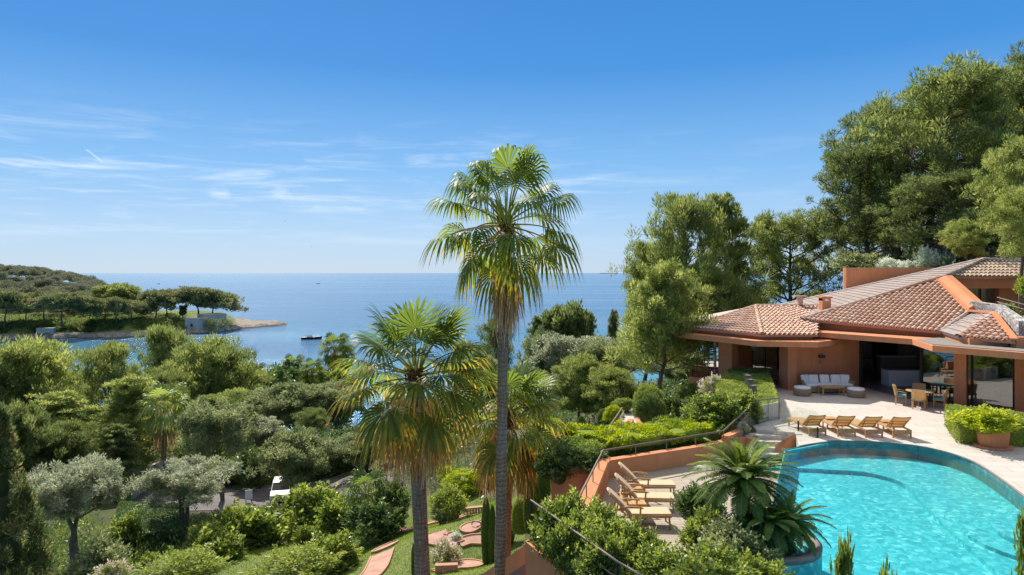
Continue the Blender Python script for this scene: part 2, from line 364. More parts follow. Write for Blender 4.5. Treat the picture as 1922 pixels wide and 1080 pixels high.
M['dark'] = simple('dark_metal', (.03, .028, .026), (.05, .046, .042), 5, .45, metal=.3)
M['rail'] = simple('bronze_rail', (.15, .115, .092), (.21, .165, .135), 8, .6, metal=.1)
M['teak'] = simple('teak_wood', (.44, .24, .09), (.56, .33, .14), 7, .6, .15, 50)
def slingmat():
    t = MT('straw_sling'); v = t.obj()
    wv = t.n('ShaderNodeTexWave', {'Vector': v, 'Scale': 14., 'Distortion': .4}, bands_direction='X').outputs['Fac']
    col = t.mix(wv, (.60, .40, .19), (.70, .50, .27))
    return t.out(t.n('ShaderNodeMixShader', {0: .45, 1: t.pbr(col, .8, None, .2), 2: t.n('ShaderNodeBsdfTranslucent', {'Color': (.80, .55, .28, 1)}).outputs[0]}).outputs[0])
M['sling'] = slingmat()
M['cushion'] = simple('sand_cushion', (.60, .42, .25), (.66, .48, .30), 4, .9, .1, 60)
M['white_cloth'] = simple('white_cloth', (.72, .69, .66), (.8, .78, .75), 6, .9, .1, 40)
M['wicker'] = simple('wicker', (.23, .16, .10), (.36, .26, .165), 40, .75, .5, 90)
M['blue_cloth'] = simple('turquoise_cloth', (.04, .33, .40), (.06, .42, .48), 6, .85)
M['white'] = simple('white_paint', (.76, .75, .73), (.82, .81, .79), 4, .4)
M['black_glass'] = simple('black_glass', (.012, .013, .015), (.02, .02, .022), 3, .08, spec=.6)
M['grey_wall'] = simple('grey_interior_plaster', (.34, .32, .30), (.40, .38, .355), 1.5, .8)
M['grey_floor'] = simple('dark_interior_floor', (.22, .19, .165), (.27, .235, .205), 1, .35)
M['concrete'] = simple('concrete', (.20, .18, .155), (.29, .265, .23), 9, .9, .3, 40)
M['post'] = simple('vent_concrete', (.15, .125, .10), (.2, .17, .14), 6, .9, .2, 40)
M['cream_wall'] = simple('cream_wall', (.46, .40, .34), (.54, .48, .41), 2, .85, .15, 30)
M['tan_wall'] = simple('tan_wall', (.46, .29, .165), (.54, .36, .22), 2, .85, .15, 30)
M['asphalt'] = simple('asphalt', (.11, .095, .088), (.17, .15, .14), 1.2, .9, .3, 40)
M['pinkpath'] = simple('pink_lane', (.36, .19, .135), (.52, .31, .225), 1.6, .9, .4, 30, detail=9)
M['brickedge'] = simple('brick_edge', (.40, .20, .12), (.52, .29, .19), 12, .85)
M['lawn'] = simple('lawn_ground', (.075, .12, .02), (.17, .19, .045), .9, .9, .3, 30, detail=8)
M['soil'] = simple('soil', (.10, .075, .05), (.16, .125, .085), 3, .95, .5, 20)
def terrainmat():
    t = MT('hillside_ground'); v = t.pos()
    col = t.mix(t.ramp(t.noise(v, .25, 7), [(.38, (0, 0, 0)), (.62, (1, 1, 1))]), (.055, .075, .022), (.12, .105, .06))
    return t.out(t.pbr(col, .95, t.bump(t.noise(v, 2.5, 6), .8, .3), .15))
M['terrain'] = terrainmat()
def headmat():
    t = MT('headland_ground'); v = t.pos(); z = t.n('ShaderNodeSeparateXYZ', {0: v}).outputs[2]
    n_ = t.noise(v, .09, 7)
    zz = t.n('ShaderNodeMath', {0: z, 1: t.n('ShaderNodeMath', {0: n_, 1: 3.}, operation='MULTIPLY').outputs[0]}, operation='ADD').outputs[0]
    f = t.n('ShaderNodeMapRange', {0: zz, 1: -38.2, 2: -36.4}).outputs[0]
    rock = t.ramp(t.noise(v, .35, 8), [(.3, (.13, .10, .078)), (.5, (.28, .23, .185)), (.7, (.44, .38, .32))])
    wet = t.n('ShaderNodeMapRange', {0: z, 1: -42.0, 2: -41.0, 3: 0, 4: 1}).outputs[0]
    rock = t.mix(wet, (.07, .055, .045), rock)
    gr = t.ramp(t.noise(v, .05, 5), [(.35, (.10, .135, .03)), (.6, (.17, .20, .045)), (.8, (.22, .19, .10))]); gr = t.mix(t.n('ShaderNodeMapRange', {0: zz, 1: -31.4, 2: -29.6}).outputs[0], gr, (.06, .07, .03))
    return t.out(t.pbr(t.mix(f, rock, gr), .95, t.bump(t.noise(v, .5, 6), .9, 1.2), .15))
M['headland'] = headmat()
def stonewall():
    t = MT('rubble_stone'); v = t.pos()
    vo = t.n('ShaderNodeTexVoronoi', {'Vector': v, 'Scale': 5.5}, feature='DISTANCE_TO_EDGE').outputs[0]
    vc = t.n('ShaderNodeTexVoronoi', {'Vector': v, 'Scale': 5.5}).outputs['Color']
    g = t.n('ShaderNodeSeparateColor', {0: vc}).outputs[0]
    col = t.ramp(g, [(0, (.26, .24, .215)), (.6, (.48, .45, .41)), (1, (.70, .67, .63))])
    e = t.n('ShaderNodeMapRange', {0: vo, 1: .0, 2: .05}).outputs[0]
    return t.out(t.pbr(t.mix(e, (.10, .085, .07), col), .9, t.bump(e, .8, .05), .2))
M['rubble'] = stonewall()
M['fort'] = simple('old_stone', (.38, .355, .32), (.5, .465, .42), .25, .9, .5, 1.5)
M['boat_hull'] = simple('navy_hull', (.012, .015, .03), (.02, .024, .04), 1, .2)
M['tarp'] = simple('orange_cover', (.62, .13, .04), (.7, .2, .07), 2, .7)
M['red'] = simple('red_paint', (.45, .03, .03), (.5, .05, .04), 2, .35)
M['rubber'] = simple('rubber', (.015, .015, .015), (.025, .025, .025), 4, .8)
M['lamp_glass'] = simple('frosted_globe', (.45, .42, .4), (.5, .47, .45), 2, .4)

# ------------------------------------------------------------------ ground, sea, headland
T = -6.5; D = -7.3; SEA = -42.0; POOLZ = -6.62
CTRL = []  # (x, y, z)
for px, d, z in [(120, 42, -18.5), (350, 50, -19.8), (303, 75, -22.3), (265, 70, -23.1), (520, 66, -22.3), (650, 64, -19.6), (430, 63, -21), (500, 52, -20.2),
                 (600, 40, -17.6), (720, 38, -15.7), (830, 39, -14.9), (900, 44, -15.4), (940, 49, -15.8), (860, 34, -14.9), (912, 35, -14.9), (985, 34, -13.6),
                 (100, 90, -25.9), (0, 100, -28), (390, 110, -31), (310, 135, -36), (0, 150, -38), (-200, 190, -44), (300, 190, -46), (700, 190, -45), (900, 230, -45),
                 (1062, 170, -29), (1200, 200, -38), (1400, 120, -22), (1480, 75, -8), (1330, 65, -10), (1240, 44, -9.8), (1108, 55, -12.5), (1050, 90, -20), (560, 95, -23), (620, 130, -34),
                 (510, 120, -32), (1750, 60, 0), (1900, 48, 1), (1900, 80, 9), (1650, 75, -1), (2100, 42, 4), (2500, 30, 5), (1500, 100, -14), (1700, 130, -6), (1800, 200, -20), (1500, 260, -46), (1900, 300, -46), (0, 330, -48), (700, 330, -48), (1300, 330, -48),
                 (-300, 60, -25), (-400, 120, -34), (850, 70, -17), (760, 95, -22), (1000, 62, -14.5), (60, 62, -22), (780, 60, -17.5), (1170, 42, -9.3), (590, 74, -21.2), (640, 81, -22)]:
    CTRL.append(((px - CX) * d / F, d, z))
CTRL += [(0, 5, -15.5), (-10, 15, -16.5), (-25, 20, -19), (-40, 45, -21.5), (10, 10, -10.5), (20, 8, -9), (40, 10, -4), (30, -10, -8), (0, -30, -15), (-40, -20, -22), (60, 40, 8), (60, 100, 5), (100, 60, 12), (120, 160, -10), (5, 24, -11.5), (2, 30, -12.6)]
CT = np.array(CTRL)
def _phi(r): return np.sqrt(r * r + 6.0)
_A = _phi(np.hypot(CT[:, None, 0] - CT[None, :, 0], CT[:, None, 1] - CT[None, :, 1]))
_m = len(CT); _K = np.zeros((_m + 3, _m + 3)); _K[:_m, :_m] = _A + np.eye(_m) * .05; _K[:_m, _m] = 1; _K[:_m, _m + 1:] = CT[:, :2]; _K[_m, :_m] = 1; _K[_m + 1:, :_m] = CT[:, :2].T
_W = np.linalg.solve(_K, np.concatenate([CT[:, 2], [0, 0, 0]]))
ZONE = np.array([(1.2, 6), (1.3, 15), (3, 24.6), (9.2, 27.5), (9.4, 44), (13, 49), (36, 50), (33, 30), (24, 24), (19, 6)])
def in_poly(x, y, poly):
    ins = np.zeros(x.shape, bool); n = len(poly); j = n - 1
    for i in range(n):
        xi, yi = poly[i]; xj, yj = poly[j]
        c = ((yi > y) != (yj > y)) & (x < (xj - xi) * (y - yi) / (yj - yi + 1e-12) + xi); ins ^= c; j = i
    return ins
def H(x, y):
    x = np.atleast_1d(np.asarray(x, float)); y = np.atleast_1d(np.asarray(y, float)); sh = x.shape; x = x.ravel(); y = y.ravel()
    z = np.empty(len(x))
    for i in range(0, len(x), 20000):
        s_ = slice(i, i + 20000)
        z[s_] = _phi(np.hypot(x[s_, None] - CT[None, :, 0], y[s_, None] - CT[None, :, 1])) @ _W[:_m] + _W[_m] + x[s_] * _W[_m + 1] + y[s_] * _W[_m + 2]
    z = np.where(in_poly(x, y, ZONE), np.minimum(z, -9.8), z)
    return np.clip(z, -60, 40).reshape(sh)
def h1(x, y): return float(H(x, y)[0])
def ground(px, py):
    d = np.arange(15, 260, .25); x = (px - CX) * d / F; z = (HY - py) * d / F
    b = np.nonzero(z < H(x, d))[0]
    i = b[0] if len(b) else len(d) - 1
    return Vector((x[i], d[i], h1(x[i], d[i])))
def grid_mesh(name, xs, ys, fn):
    X, Y = np.meshgrid(xs, ys); Z = fn(X, Y)
    V = np.stack([X, Y, Z], -1).reshape(-1, 3); nx, ny = len(xs), len(ys)
    i = (np.arange(ny - 1)[:, None] * nx + np.arange(nx - 1)[None, :]).ravel()
    return mesh_np(name, V, np.stack([i, i + 1, i + nx + 1, i + nx], -1), None, True)
xs = np.concatenate([np.linspace(-260, -60, 60, endpoint=False), np.linspace(-60, 60, 170, endpoint=False), np.linspace(60, 260, 50)])
ys = np.concatenate([np.linspace(-40, 90, 170, endpoint=False), np.linspace(90, 340, 80)])
tag(link('terrain', grid_mesh('terrain', xs, ys, H), M['terrain']), kind='structure')
sb = MB(); L_ = 60000
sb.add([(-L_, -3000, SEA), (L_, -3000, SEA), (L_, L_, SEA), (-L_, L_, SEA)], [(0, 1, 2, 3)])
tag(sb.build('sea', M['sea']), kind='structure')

def drape(name, pixels, m, lift, thick=None, step=.5, pts=None):
    """a sheet that follows the ground inside an outline"""
    pl = np.array(pts) if pts is not None else np.array([ground(px, py)[:2] for px, py in pixels])
    x0, y0 = pl.min(0); x1, y1 = pl.max(0)
    xs = np.arange(x0, x1 + step, step); ys = np.arange(y0, y1 + step, step)
    X, Y = np.meshgrid(xs, ys); Z = H(X, Y) + lift
    V = np.stack([X, Y, Z], -1).reshape(-1, 3); nx, ny = len(xs), len(ys)
    i = (np.arange(ny - 1)[:, None] * nx + np.arange(nx - 1)[None, :]).ravel()
    cxm = (X[:-1, :-1] + step / 2).ravel(); cym = (Y[:-1, :-1] + step / 2).ravel()
    k = in_poly(cxm, cym, pl)
    return link(name, mesh_np(name, V, np.stack([i, i + 1, i + nx + 1, i + nx], -1)[k], None, True), m)
tag(drape('lawn', [(345, 1079), (540, 985), (600, 960), (730, 985), (800, 935), (870, 915), (960, 930), (990, 1000), (930, 1079), (800, 1110), (500, 1130), (380, 1110)], M['lawn'], .03, step=.3), kind='structure')
tag(drape('lawn', [(215, 1080), (225, 1050), (300, 1050), (330, 1110), (230, 1110)], M['lawn'], .03, step=.3), kind='structure')
rd = drape('road', [(238, 955), (240, 910), (300, 905), (380, 915), (470, 925), (520, 900), (600, 897), (680, 890), (760, 905), (760, 925), (680, 930), (600, 935), (545, 975), (480, 975), (400, 960), (300, 965), (250, 970)], M['asphalt'], .05, step=.5)
tag(rd, kind='structure')

# far headland with its rocky spit
def smooth(a, b, x): t_ = np.clip((x - a) / (b - a), 0, 1); return t_ * t_ * (3 - 2 * t_)
HEAD = np.array([Q(px, d, 0)[:2] for px, d in [(-700, 330), (-250, 400), (0, 423), (120, 432), (240, 440), (330, 462), (400, 480), (440, 500), (538, 555), (535, 566), (470, 585), (425, 620), (380, 640), (345, 625), (300, 640), (262, 760), (262, 900), (200, 1000), (-100, 1100), (-900, 1000)]])
def dist_poly(x, y, poly):
    best = np.full(x.shape, 1e9); n = len(poly)
    for i in range(n):
        a = poly[i]; b = poly[(i + 1) % n]; ab = b - a; t_ = np.clip(((x - a[0]) * ab[0] + (y - a[1]) * ab[1]) / (ab @ ab), 0, 1)
        best = np.minimum(best, np.hypot(x - a[0] - t_ * ab[0], y - a[1] - t_ * ab[1]))
    return np.where(in_poly(x, y, poly), best, -best)
def vnoise(x, y, seed=0):
    r_ = np.random.default_rng(seed).random((64, 64)); xi = np.floor(x).astype(int); yi = np.floor(y).astype(int); fx = x - xi; fy = y - yi
    fx = fx * fx * (3 - 2 * fx); fy = fy * fy * (3 - 2 * fy); g = lambda a, b: r_[a % 64, b % 64]
    return (g(xi, yi) * (1 - fx) + g(xi + 1, yi) * fx) * (1 - fy) + (g(xi, yi + 1) * (1 - fx) + g(xi + 1, yi + 1) * fx) * fy
def HH(x, y):
    wob = (vnoise(x / 9, y / 9, 1) - .5) * 9 + (vnoise(x / 3, y / 3, 2) - .5) * 4
    d = dist_poly(x, y, HEAD) + wob
    px = x / y * F + CX
    plat = smooth(455, 415, px)                                          # the spit stays low
    hill = smooth(510, 740, y) * smooth(390, 0, px) * 27 + smooth(330, -200, px) * smooth(470, 640, y) * 5
    z = -43.5 + (2.9 + 1.7 * plat) * smooth(-4, 4, d) + plat * 4.8 * smooth(9, 16, d) + hill * smooth(5, 60, d) + (vnoise(x / 2.5, y / 2.5, 3) - .4) * 1.6 * smooth(-4, 3, d) * smooth(20, 9, d)
    z = z + (1 - plat) * .4 * smooth(2, 8, d)
    return z
def hh1(x, y): return float(HH(np.array([x]), np.array([y]))[0])
tag(link('headland', grid_mesh('headland', np.linspace(-560, -165, 240), np.linspace(330, 1080, 330), HH), M['headland']), kind='structure')

# ------------------------------------------------------------------ terraces, pool, walls
pool_far = [G(x, y, T)[:2] for x, y in [(1473.7, 844), (1500, 836.5), (1552.8, 828.5), (1595.6, 828), (1660, 830.6), (1725, 837.6), (1777, 849), (1816, 862), (1842, 875), (1881, 901), (1922, 932), (1985, 985), (2050, 1055)]]
def smoothline(p, k=5):
    p = [np.array(a, float) for a in p]; out = []
    for i in range(len(p) - 1):
        p0 = p[max(i - 1, 0)]; p1 = p[i]; p2 = p[i + 1]; p3 = p[min(i + 2, len(p) - 1)]
        for j in range(k):
            t_ = j / k; out.append(.5 * ((2 * p1) + (-p0 + p2) * t_ + (2 * p0 - 5 * p1 + 4 * p2 - p3) * t_ ** 2 + (-p0 + 3 * p1 - 3 * p2 + p3) * t_ ** 3))
    out.append(p[-1]); return out
far_s = [tuple(a) for a in smoothline(pool_far)]
near = [(13.0, 11.5), (11, 9.5), (8, 9.2), (5.6, 11)]
left = [G(x, y, T)[:2] for x, y in [(1430, 1110), (1437, 1050), (1447, 980), (1457, 915)]]
pool_poly = far_s + [tuple(p) for p in smoothline([far_s[-1]] + near, 4)[1:]] + [tuple(p) for p in left]
terr = [(10.15, 28.35), tuple(G(1492, 812, T)[:2])] + far_s[5:] + [(13.2, 11.3), (12, 7), (30, 6), (33, 48), (14.0, 50), (13.1, 41.6), (12.3, 38), (11.5, 30.2), (10.2, 29.0)]
tag(MB().prism(terr, -9.6, T).build('terrace', M['stone']), kind='structure')
pool = empty('swimming_pool', (10, 20, T), 0, 'turquoise mosaic swimming pool with curved far edge beside the pale terrace', 'swimming pool')
def child_mesh(mb, name, m, par, **k):
    o = mb.build(name, m, par, **k); o.matrix_parent_inverse = Matrix.Translation(par.location).inverted(); return o
pb = MB(); n_ = len(pool_poly); FL = -7.02
inner = [(x, y) for x, y in pool_poly]
pb.add([(x, y, -6.53) for x, y in inner] + [(x, y, -7.3) for x, y in inner], [(i, (i + 1) % n_, n_ + (i + 1) % n_, n_ + i) for i in range(n_)])
step_in = [G(x, y, FL)[:2] for x, y in [(1440, 878), (1480, 878), (1560, 882), (1620, 886), (1662, 895), (1692, 906), (1712, 922), (1745, 958), (1800, 1010), (1850, 1055), (1905, 1110), (1960, 1170)]]
step_s = [tuple(a) for a in smoothline(step_in, 4)]
ring = step_s[::-1] + [step_s[0]]
cx_, cy_ = np.mean(np.array(inner), 0)
pb.add([(x, y, -7.15) for x, y in inner], [tuple(range(n_))])                               # deep floor
shelf = [p for p in far_s] + [(13.2, 11.2)] + step_s[::-1]
m_ = len(shelf)
pb.add([(x, y, FL) for x, y in shelf], [tuple(range(m_))])
k_ = len(step_s)
pb.add([(x, y, FL) for x, y in step_s] + [(x, y, -7.15) for x, y in step_s], [(i, i + 1, k_ + i + 1, k_ + i) for i in range(k_ - 1)])
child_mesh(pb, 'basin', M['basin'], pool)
# rounded entry steps by the near right corner
es = MB()
for r_, z_ in ((2.3, -6.92), (1.6, -6.80)):
    c_ = G(2010, 1010, -6.9); es.prism([(c_.x + r_ * math.cos(a) * 1.1, c_.y + r_ * math.sin(a)) for a in np.linspace(R(95), R(275), 24)], FL + .002, z_)
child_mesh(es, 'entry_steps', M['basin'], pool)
child_mesh(MB().add([(x, y, POOLZ) for x, y in inner], [tuple(range(n_))]), 'water', M['water'], pool)
cop = MB()
for a, b in zip(far_s[10:-1], far_s[11:]): cop.bar((a[0], a[1], T + .004), (b[0], b[1], T + .004), .07, .03)
child_mesh(cop, 'coping', M['concrete'], pool)
rimw = MB()
lr = [far_s[10], far_s[0]] + [tuple(p) for p in left[::-1]]
for a, b in zip(lr[:-1], lr[1:]): rimw.bar((a[0], a[1], -6.60), (b[0], b[1], -6.60), .05, .08)
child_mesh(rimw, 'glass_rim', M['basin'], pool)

deck_poly = [(3.46, 24.2), tuple(G(1315, 870, D)[:2]), tuple(G(1400, 851, D)[:2]), (10.0, 27.0), (11.3, 26.6), tuple(left[3]), (7.2, 18.6), (4.6, 17.4), (3.0, 14.5), (1.9, 16.6), (2.1, 18.8)]
tag(MB().prism(deck_poly, -12, D).build('sun_deck', M['deck']), kind='structure')
bed = [(7.2, 18.6), tuple(left[3]), tuple(left[2]), tuple(left[1]), tuple(left[0]), (5.6, 11), (5.2, 7), (1.2, 7), (2.6, 14.2), (4.6, 17.4)]
tag(MB().prism([(x - .02, y) for x, y in bed], -12, -6.95).build('planting_bed', M['soil']), kind='structure')
far_wall = [(3.46, 24.2), tuple(G(1315, 870, D)[:2]), tuple(G(1400, 851, D)[:2]), (9.6, 27.3)]
rw = MB()
for a, b in zip(far_wall[:-1], far_wall[1:]): rw.wall(a, b, .3, -12, -6.66)
tag(rw.build('retaining_wall', M['terra']), 'long terracotta wall behind the three deck loungers', 'wall')
pw = MB(); pw.prism([(3.46, 24.2), (2.05, 18.5), (1.65, 18.6), (3.06, 24.45), (3.2, 24.6)], -12, -6.65)
tag(pw.build('parapet_wall', M['terra']), 'sloping terracotta parapet at the left end of the wooden sun deck', 'wall')
# curved wall of the hanging planter, left of the parapet
strip_front = [G(1132, 850, -6.6), G(1200, 843, -6.6), G(1270, 834, -6.6), G(1340, 825, -6.6), G(1395, 815, -6.6)]
cw = [(3.0, 24.3), (2.5, 24.0), (2.0, 24.2), (1.6, 24.9), (1.5, 26.0), (2.2, 28.0)]
cwm = MB(); cws = [tuple(p) for p in smoothline(cw, 5)]
for a, b in zip(cws[:-1], cws[1:]): cwm.wall(b, a, .25, -13, -6.9)
tag(cwm.build('planter_wall', M['terra']), 'curved terracotta planter wall under the hanging dark foliage', 'wall')
sp = [(3.3, 24.5)] + [(p.x, p.y + .35) for p in strip_front] + [(9.3, 28.6), tuple(G(1262, 806, -6.9)[:2]), tuple(G(1140, 822, -6.9)[:2]), (2.2, 28.2), (1.7, 26), (1.8, 25), (2.2, 24.4)]
tag(MB().prism(sp, -13, -6.95).build('planter_soil', M['soil']), kind='structure')
# walkway behind the planter strip
wk = [tuple(Q(px, d, 0)[:2]) for px, d in ((1132, 31.5), (1195, 31.5), (1198, 37), (1250, 44), (1160, 44), (1172, 38))]
tag(MB().prism(wk, -12, -8.55).build('walkway', M['stone']), kind='structure')
# deck stairs
st = empty('stairs', (10.6, 27.6, D), 0, 'four pale stone steps from the pool terrace down to the wooden deck', 'stairs')
for i in range(5):
    z1 = T - .16 * (i + 1); b_ = MB(); x0 = 9.55 - .1 * i
    y1 = 28.38 - .36 * i
    b_.prism([(x0, y1 - .40), (11.75 - .12 * i, y1 - .62), (11.85 - .12 * i, y1), (x0 + .1, y1)], -9.3, z1)
    child_mesh(b_, 'step', M['concrete'] if i % 1 else M['stone'], st)
sw_ = MB(); a = G(1499, 816, T + .02); b = G(1464, 845, D + .25)
sw_.add([(a.x - .2, a.y, T + .03), (a.x + .15, a.y, T + .03), (b.x + .15, b.y, D + .45), (b.x - .2, b.y, D + .45), (a.x - .2, a.y, -9.5), (a.x + .15, a.y, -9.5), (b.x + .15, b.y, -9.5), (b.x - .2, b.y, -9.5)],
        [(0, 1, 2, 3), (0, 3, 7, 4), (1, 5, 6, 2), (3, 2, 6, 7), (0, 4, 5, 1)])
tag(sw_.build('stair_wall', M['terra']), 'short sloping terracotta wall between the stone steps and the pool', 'wall')
sw2 = MB(); a = Vector((9.7, 28.3, 0)); b = Vector((8.6, 26.9, 0))
sw2.prism([(a.x, a.y), (b.x, b.y), (b.x - .3, b.y + .12), (a.x - .3, a.y + .12)], -9.5, -6.45)
tag(sw2.build('stair_wall', M['terra']), 'dark terracotta side wall left of the stone steps', 'wall')

# lower left balcony: wall, slab, railing
bw = MB(); A_ = (.35, 18.1); B_ = (2.05, 14.2); C_ = (3.6, 11.5)
for a, b in ((A_, B_), (B_, C_)): bw.wall(a, b, .35, -14, -7.12)
bw.wall((1.35, 19.3), A_, .3, -14, -7.12)
tag(bw.build('balcony_wall', M['terra']), 'tall terracotta balcony wall at the bottom centre below the grey railing', 'wall')
tag(MB().prism([(.7, 18.0), (1.4, 18.9), (2.0, 18.8), (1.95, 16.4), (2.9, 14.4), (4.0, 12.0), (3.9, 11.6), (2.4, 14.3)], -12, -7.16).build('balcony_floor', M['stone']), kind='structure')
br = empty('balcony_railing', (1.2, 16.5, -7.12), 0, 'grey metal railing with four bars and glass along the bottom balcony', 'railing')
rp = [Vector((.5, 18.05, 0)), Vector((2.2, 14.2, 0)), Vector((3.7, 11.6, 0))]
def zz(v, z): return Vector((v.x, v.y, z))
for k, z in enumerate((-6.02, -6.37, -6.62, -6.88)):
    child_mesh(MB().tube([zz(p, z) for p in rp], .028 if k == 0 else .018, 8), 'rail', M['rail'], br)
for t_ in (0.01, .36, .72, 1):
    p = rp[0].lerp(rp[1], t_); child_mesh(MB().bar(zz(p, -7.12), zz(p, -6.03), .05, .07), 'post', M['dark'], br)
gp = MB()
for a, b in ((.02, .35), (.37, .71), (.73, .99)):
    p = rp[0].lerp(rp[1], a); q = rp[0].lerp(rp[1], b); gp.bar(zz(p, -6.72) + Vector((.06, .03, 0)), zz(q, -6.72) + Vector((.06, .03, 0)), .012, .72)
child_mesh(gp, 'glass_panel', M['glass'], br)
q = Vector((.95, 18.9, 0))
child_mesh(MB().tube([zz(rp[0], -6.02), zz(q, -6.75), zz(q, -7.1)], .03, 8), 'handrail', M['rail'], br)
# ramp parapet and ramp path descending left of the balcony
ra = [Vector((1.0, 19.6, -7.4)), Vector((.2, 20.2, -8.2)), Vector((-.9, 21.8, -9.6)), Vector((-2.4, 25, -11.6)), Vector((-4.4, 29, -14.2))]
rm = MB()
for a, b in zip(ra[:-1], ra[1:]):
    n2 = Vector((.22, .17, 0)); vs = [a, b, b + n2, a + n2]; lo = [v - Vector((0, 0, 5)) for v in vs]
    rm.add(vs + lo, [(0, 1, 2, 3), (0, 4, 5, 1), (2, 6, 7, 3), (0, 3, 7, 4), (1, 5, 6, 2)])
tag(rm.build('ramp_wall', M['terra']), 'low orange wall edging the grey ramp beside the lawn', 'wall')
rp2 = MB()
for a, b in zip(ra[:-1], ra[1:]):
    o1 = Vector((0, 0, -.55)); n2 = Vector((1.9, -1.4, 0)); vs = [a + o1, b + o1, b + o1 + n2, a + o1 + n2]; lo = [v - Vector((0, 0, 4)) for v in vs]
    rp2.add(vs + lo, [(0, 3, 2, 1), (0, 4, 5, 1), (2, 6, 7, 3), (0, 3, 7, 4), (1, 5, 6, 2)])
tag(rp2.build('ramp_path', M['path']), kind='structure')

# handrails along the planter strip and the parapet
hr = empty('handrail', (6, 26, T), 0, 'bronze handrail running along the lime planter and up the steps', 'railing')
hp = [Q(1083, 18.6, -6.22), Q(1132, 24.2, -6.31), Q(1357.8, 27, -6.27), Q(1420.7, 29.6, -5.54), Q(1462, 30.3, -5.57)]
child_mesh(MB().tube(hp, .035, 8), 'rail', M['rail'], hr)
for a, b, ts in ((0, 1, (.05, .3, .55, .8)), (1, 2, (0, .25, .5, .75, 1)), (2, 3, (.5, 1)), (3, 4, (.5, 1))):
    for t_ in ts:
        p = hp[a].lerp(hp[b], t_); child_mesh(MB().bar(p, zz(p, p.z - (.42 if a < 2 else .95)), .03, .03), 'post', M['rail'], hr)
hr2 = empty('handrail', (5, 33, -8.5), 0, 'brown sloping handrail beside the narrow pale walkway', 'railing')
a = P(1128, 826, 31.5); b = P(1168, 766, 38)
child_mesh(MB().tube([a, b], .05, 8), 'rail', M['rail'], hr2)
gr_ = MB(); gr_.bar(a + Vector((.1, 0, -.45)), b + Vector((.1, 0, -.45)), .015, .7); child_mesh(gr_, 'glass_panel', M['glass'], hr2)
sw3 = MB(); sw3.bar(a + Vector((.45, 0, -1.0)), b + Vector((.5, 0, -1.0)), .28, .8)
tag(sw3.build('walkway_kerb', M['terra']), 'narrow terracotta kerb beside the pale walkway handrail', 'wall')
lw = MB(); lw.wall(Q(1194, 32.5, 0), Q(1262, 31.2, 0), .3, -12, -7.55)
lw.wall(Q(1194, 36.5, 0), Q(1194, 32.5, 0), .3, -12, -7.55)
tag(lw.build('planter_wall', M['terra']), 'low terracotta planter wall under the clipped round bushes', 'wall')
# glass balustrades
def glass_fence(pts, h, label, posts):
    e = empty('glass_fence', pts[0], 0, label, 'glass fence')
    for a, b in zip(pts[:-1], pts[1:]):
        a = Vector(a); b = Vector(b); d_ = (b - a).normalized() * .03
        g_ = MB(); u = Vector((0, 0, h / 2)); g_.bar(a + d_ + u, b - d_ + u, .016, h)
        if abs((b - a).z) > .1:
            g_ = MB(); s_ = Vector((0, .016, 0)); vs = [a, b, b + u * 2, a + u * 2]; g_.add(vs + [v + s_ for v in vs], [(0, 1, 2, 3), (7, 6, 5, 4), (0, 3, 7, 4), (1, 5, 6, 2), (3, 2, 6, 7)])
        child_mesh(g_, 'pane', M['glass'], e)
    for p in posts: child_mesh(MB().bar(Vector(p), Vector(p) + Vector((0, 0, .42)), .05, .05), 'clamp_post', M['dark'], e)
p1 = Q(1452, 26.2, D + .35); p2 = Q(1498.5, 28, T); p3 = G(1534.6, 822, T)
glass_fence([p1, p2, p3], 1.0, 'clear glass fence panels with dark clamps at the pool corner', [p2, p3])
glass_fence([Q(1385, 27.2, D + .2), Q(1424, 29.6, T), Q(1462, 30.2, T)], 1.02, 'clear glass balustrade panels rising along the left side of the steps', [])

# ------------------------------------------------------------------ villa
villa = empty('villa', (18, 40, T), 0, 'orange villa with clay tiled roofs and wide flat canopies beside the pool', 'villa')
def vp(mb, name, m, par=None, bevel=0):
    o = mb.build(name, m, bevel=bevel)
    if par is None: o.parent = villa; o.matrix_parent_inverse = Matrix.Translation(villa.location).inverted()
    else: o.parent = par; o.matrix_parent_inverse = par.matrix_parent_inverse.copy() if False else Matrix.Translation(villa.location).inverted() @ Matrix.Translation(villa.location)
    return o
def q2(px, d): return ((px - CX) * d / F, d)
# canopies
lslab = [q2(1251.5, 42.8), q2(1420.5, 36.9), q2(1535.7, 36.3), q2(1590, 38.4), (21, 42), (21, 48), (11, 50)]
rslab = [q2(1527, 38.2), q2(1712, 34.1), q2(1750, 31.1), q2(1990, 27.2), (32, 33), (32, 49), (18, 49)]
vp(MB().prism(lslab, -4.0, -3.69), 'canopy_slab', M['terra'], bevel=.015)
vp(MB().prism(rslab, -3.6, -3.31), 'canopy_slab', M['terra'], bevel=.015)
cg = MB(); cg.prism([q2(1720, 33.6), q2(1751, 31.3), q2(1985, 27.5), (30, 33), (22.6, 35)], -3.306, -3.28)
vp(cg, 'gravel_cover', M['concrete'])
vp(MB().prism([(11.2, 42.3), (13.85, 37.75), (16.5, 37.75), (18.6, 40.2), (20, 46), (12, 48)], -3.688, -3.38), 'eave_band', M['terra'])
vp(MB().prism([(17.6, 40.5), (21.95, 34.85), (20.95, 31.95), (20.85, 31.1), (22.1, 30.4), (31, 36), (31, 48), (20, 48)], -3.308, -2.99), 'eave_band', M['terra'])

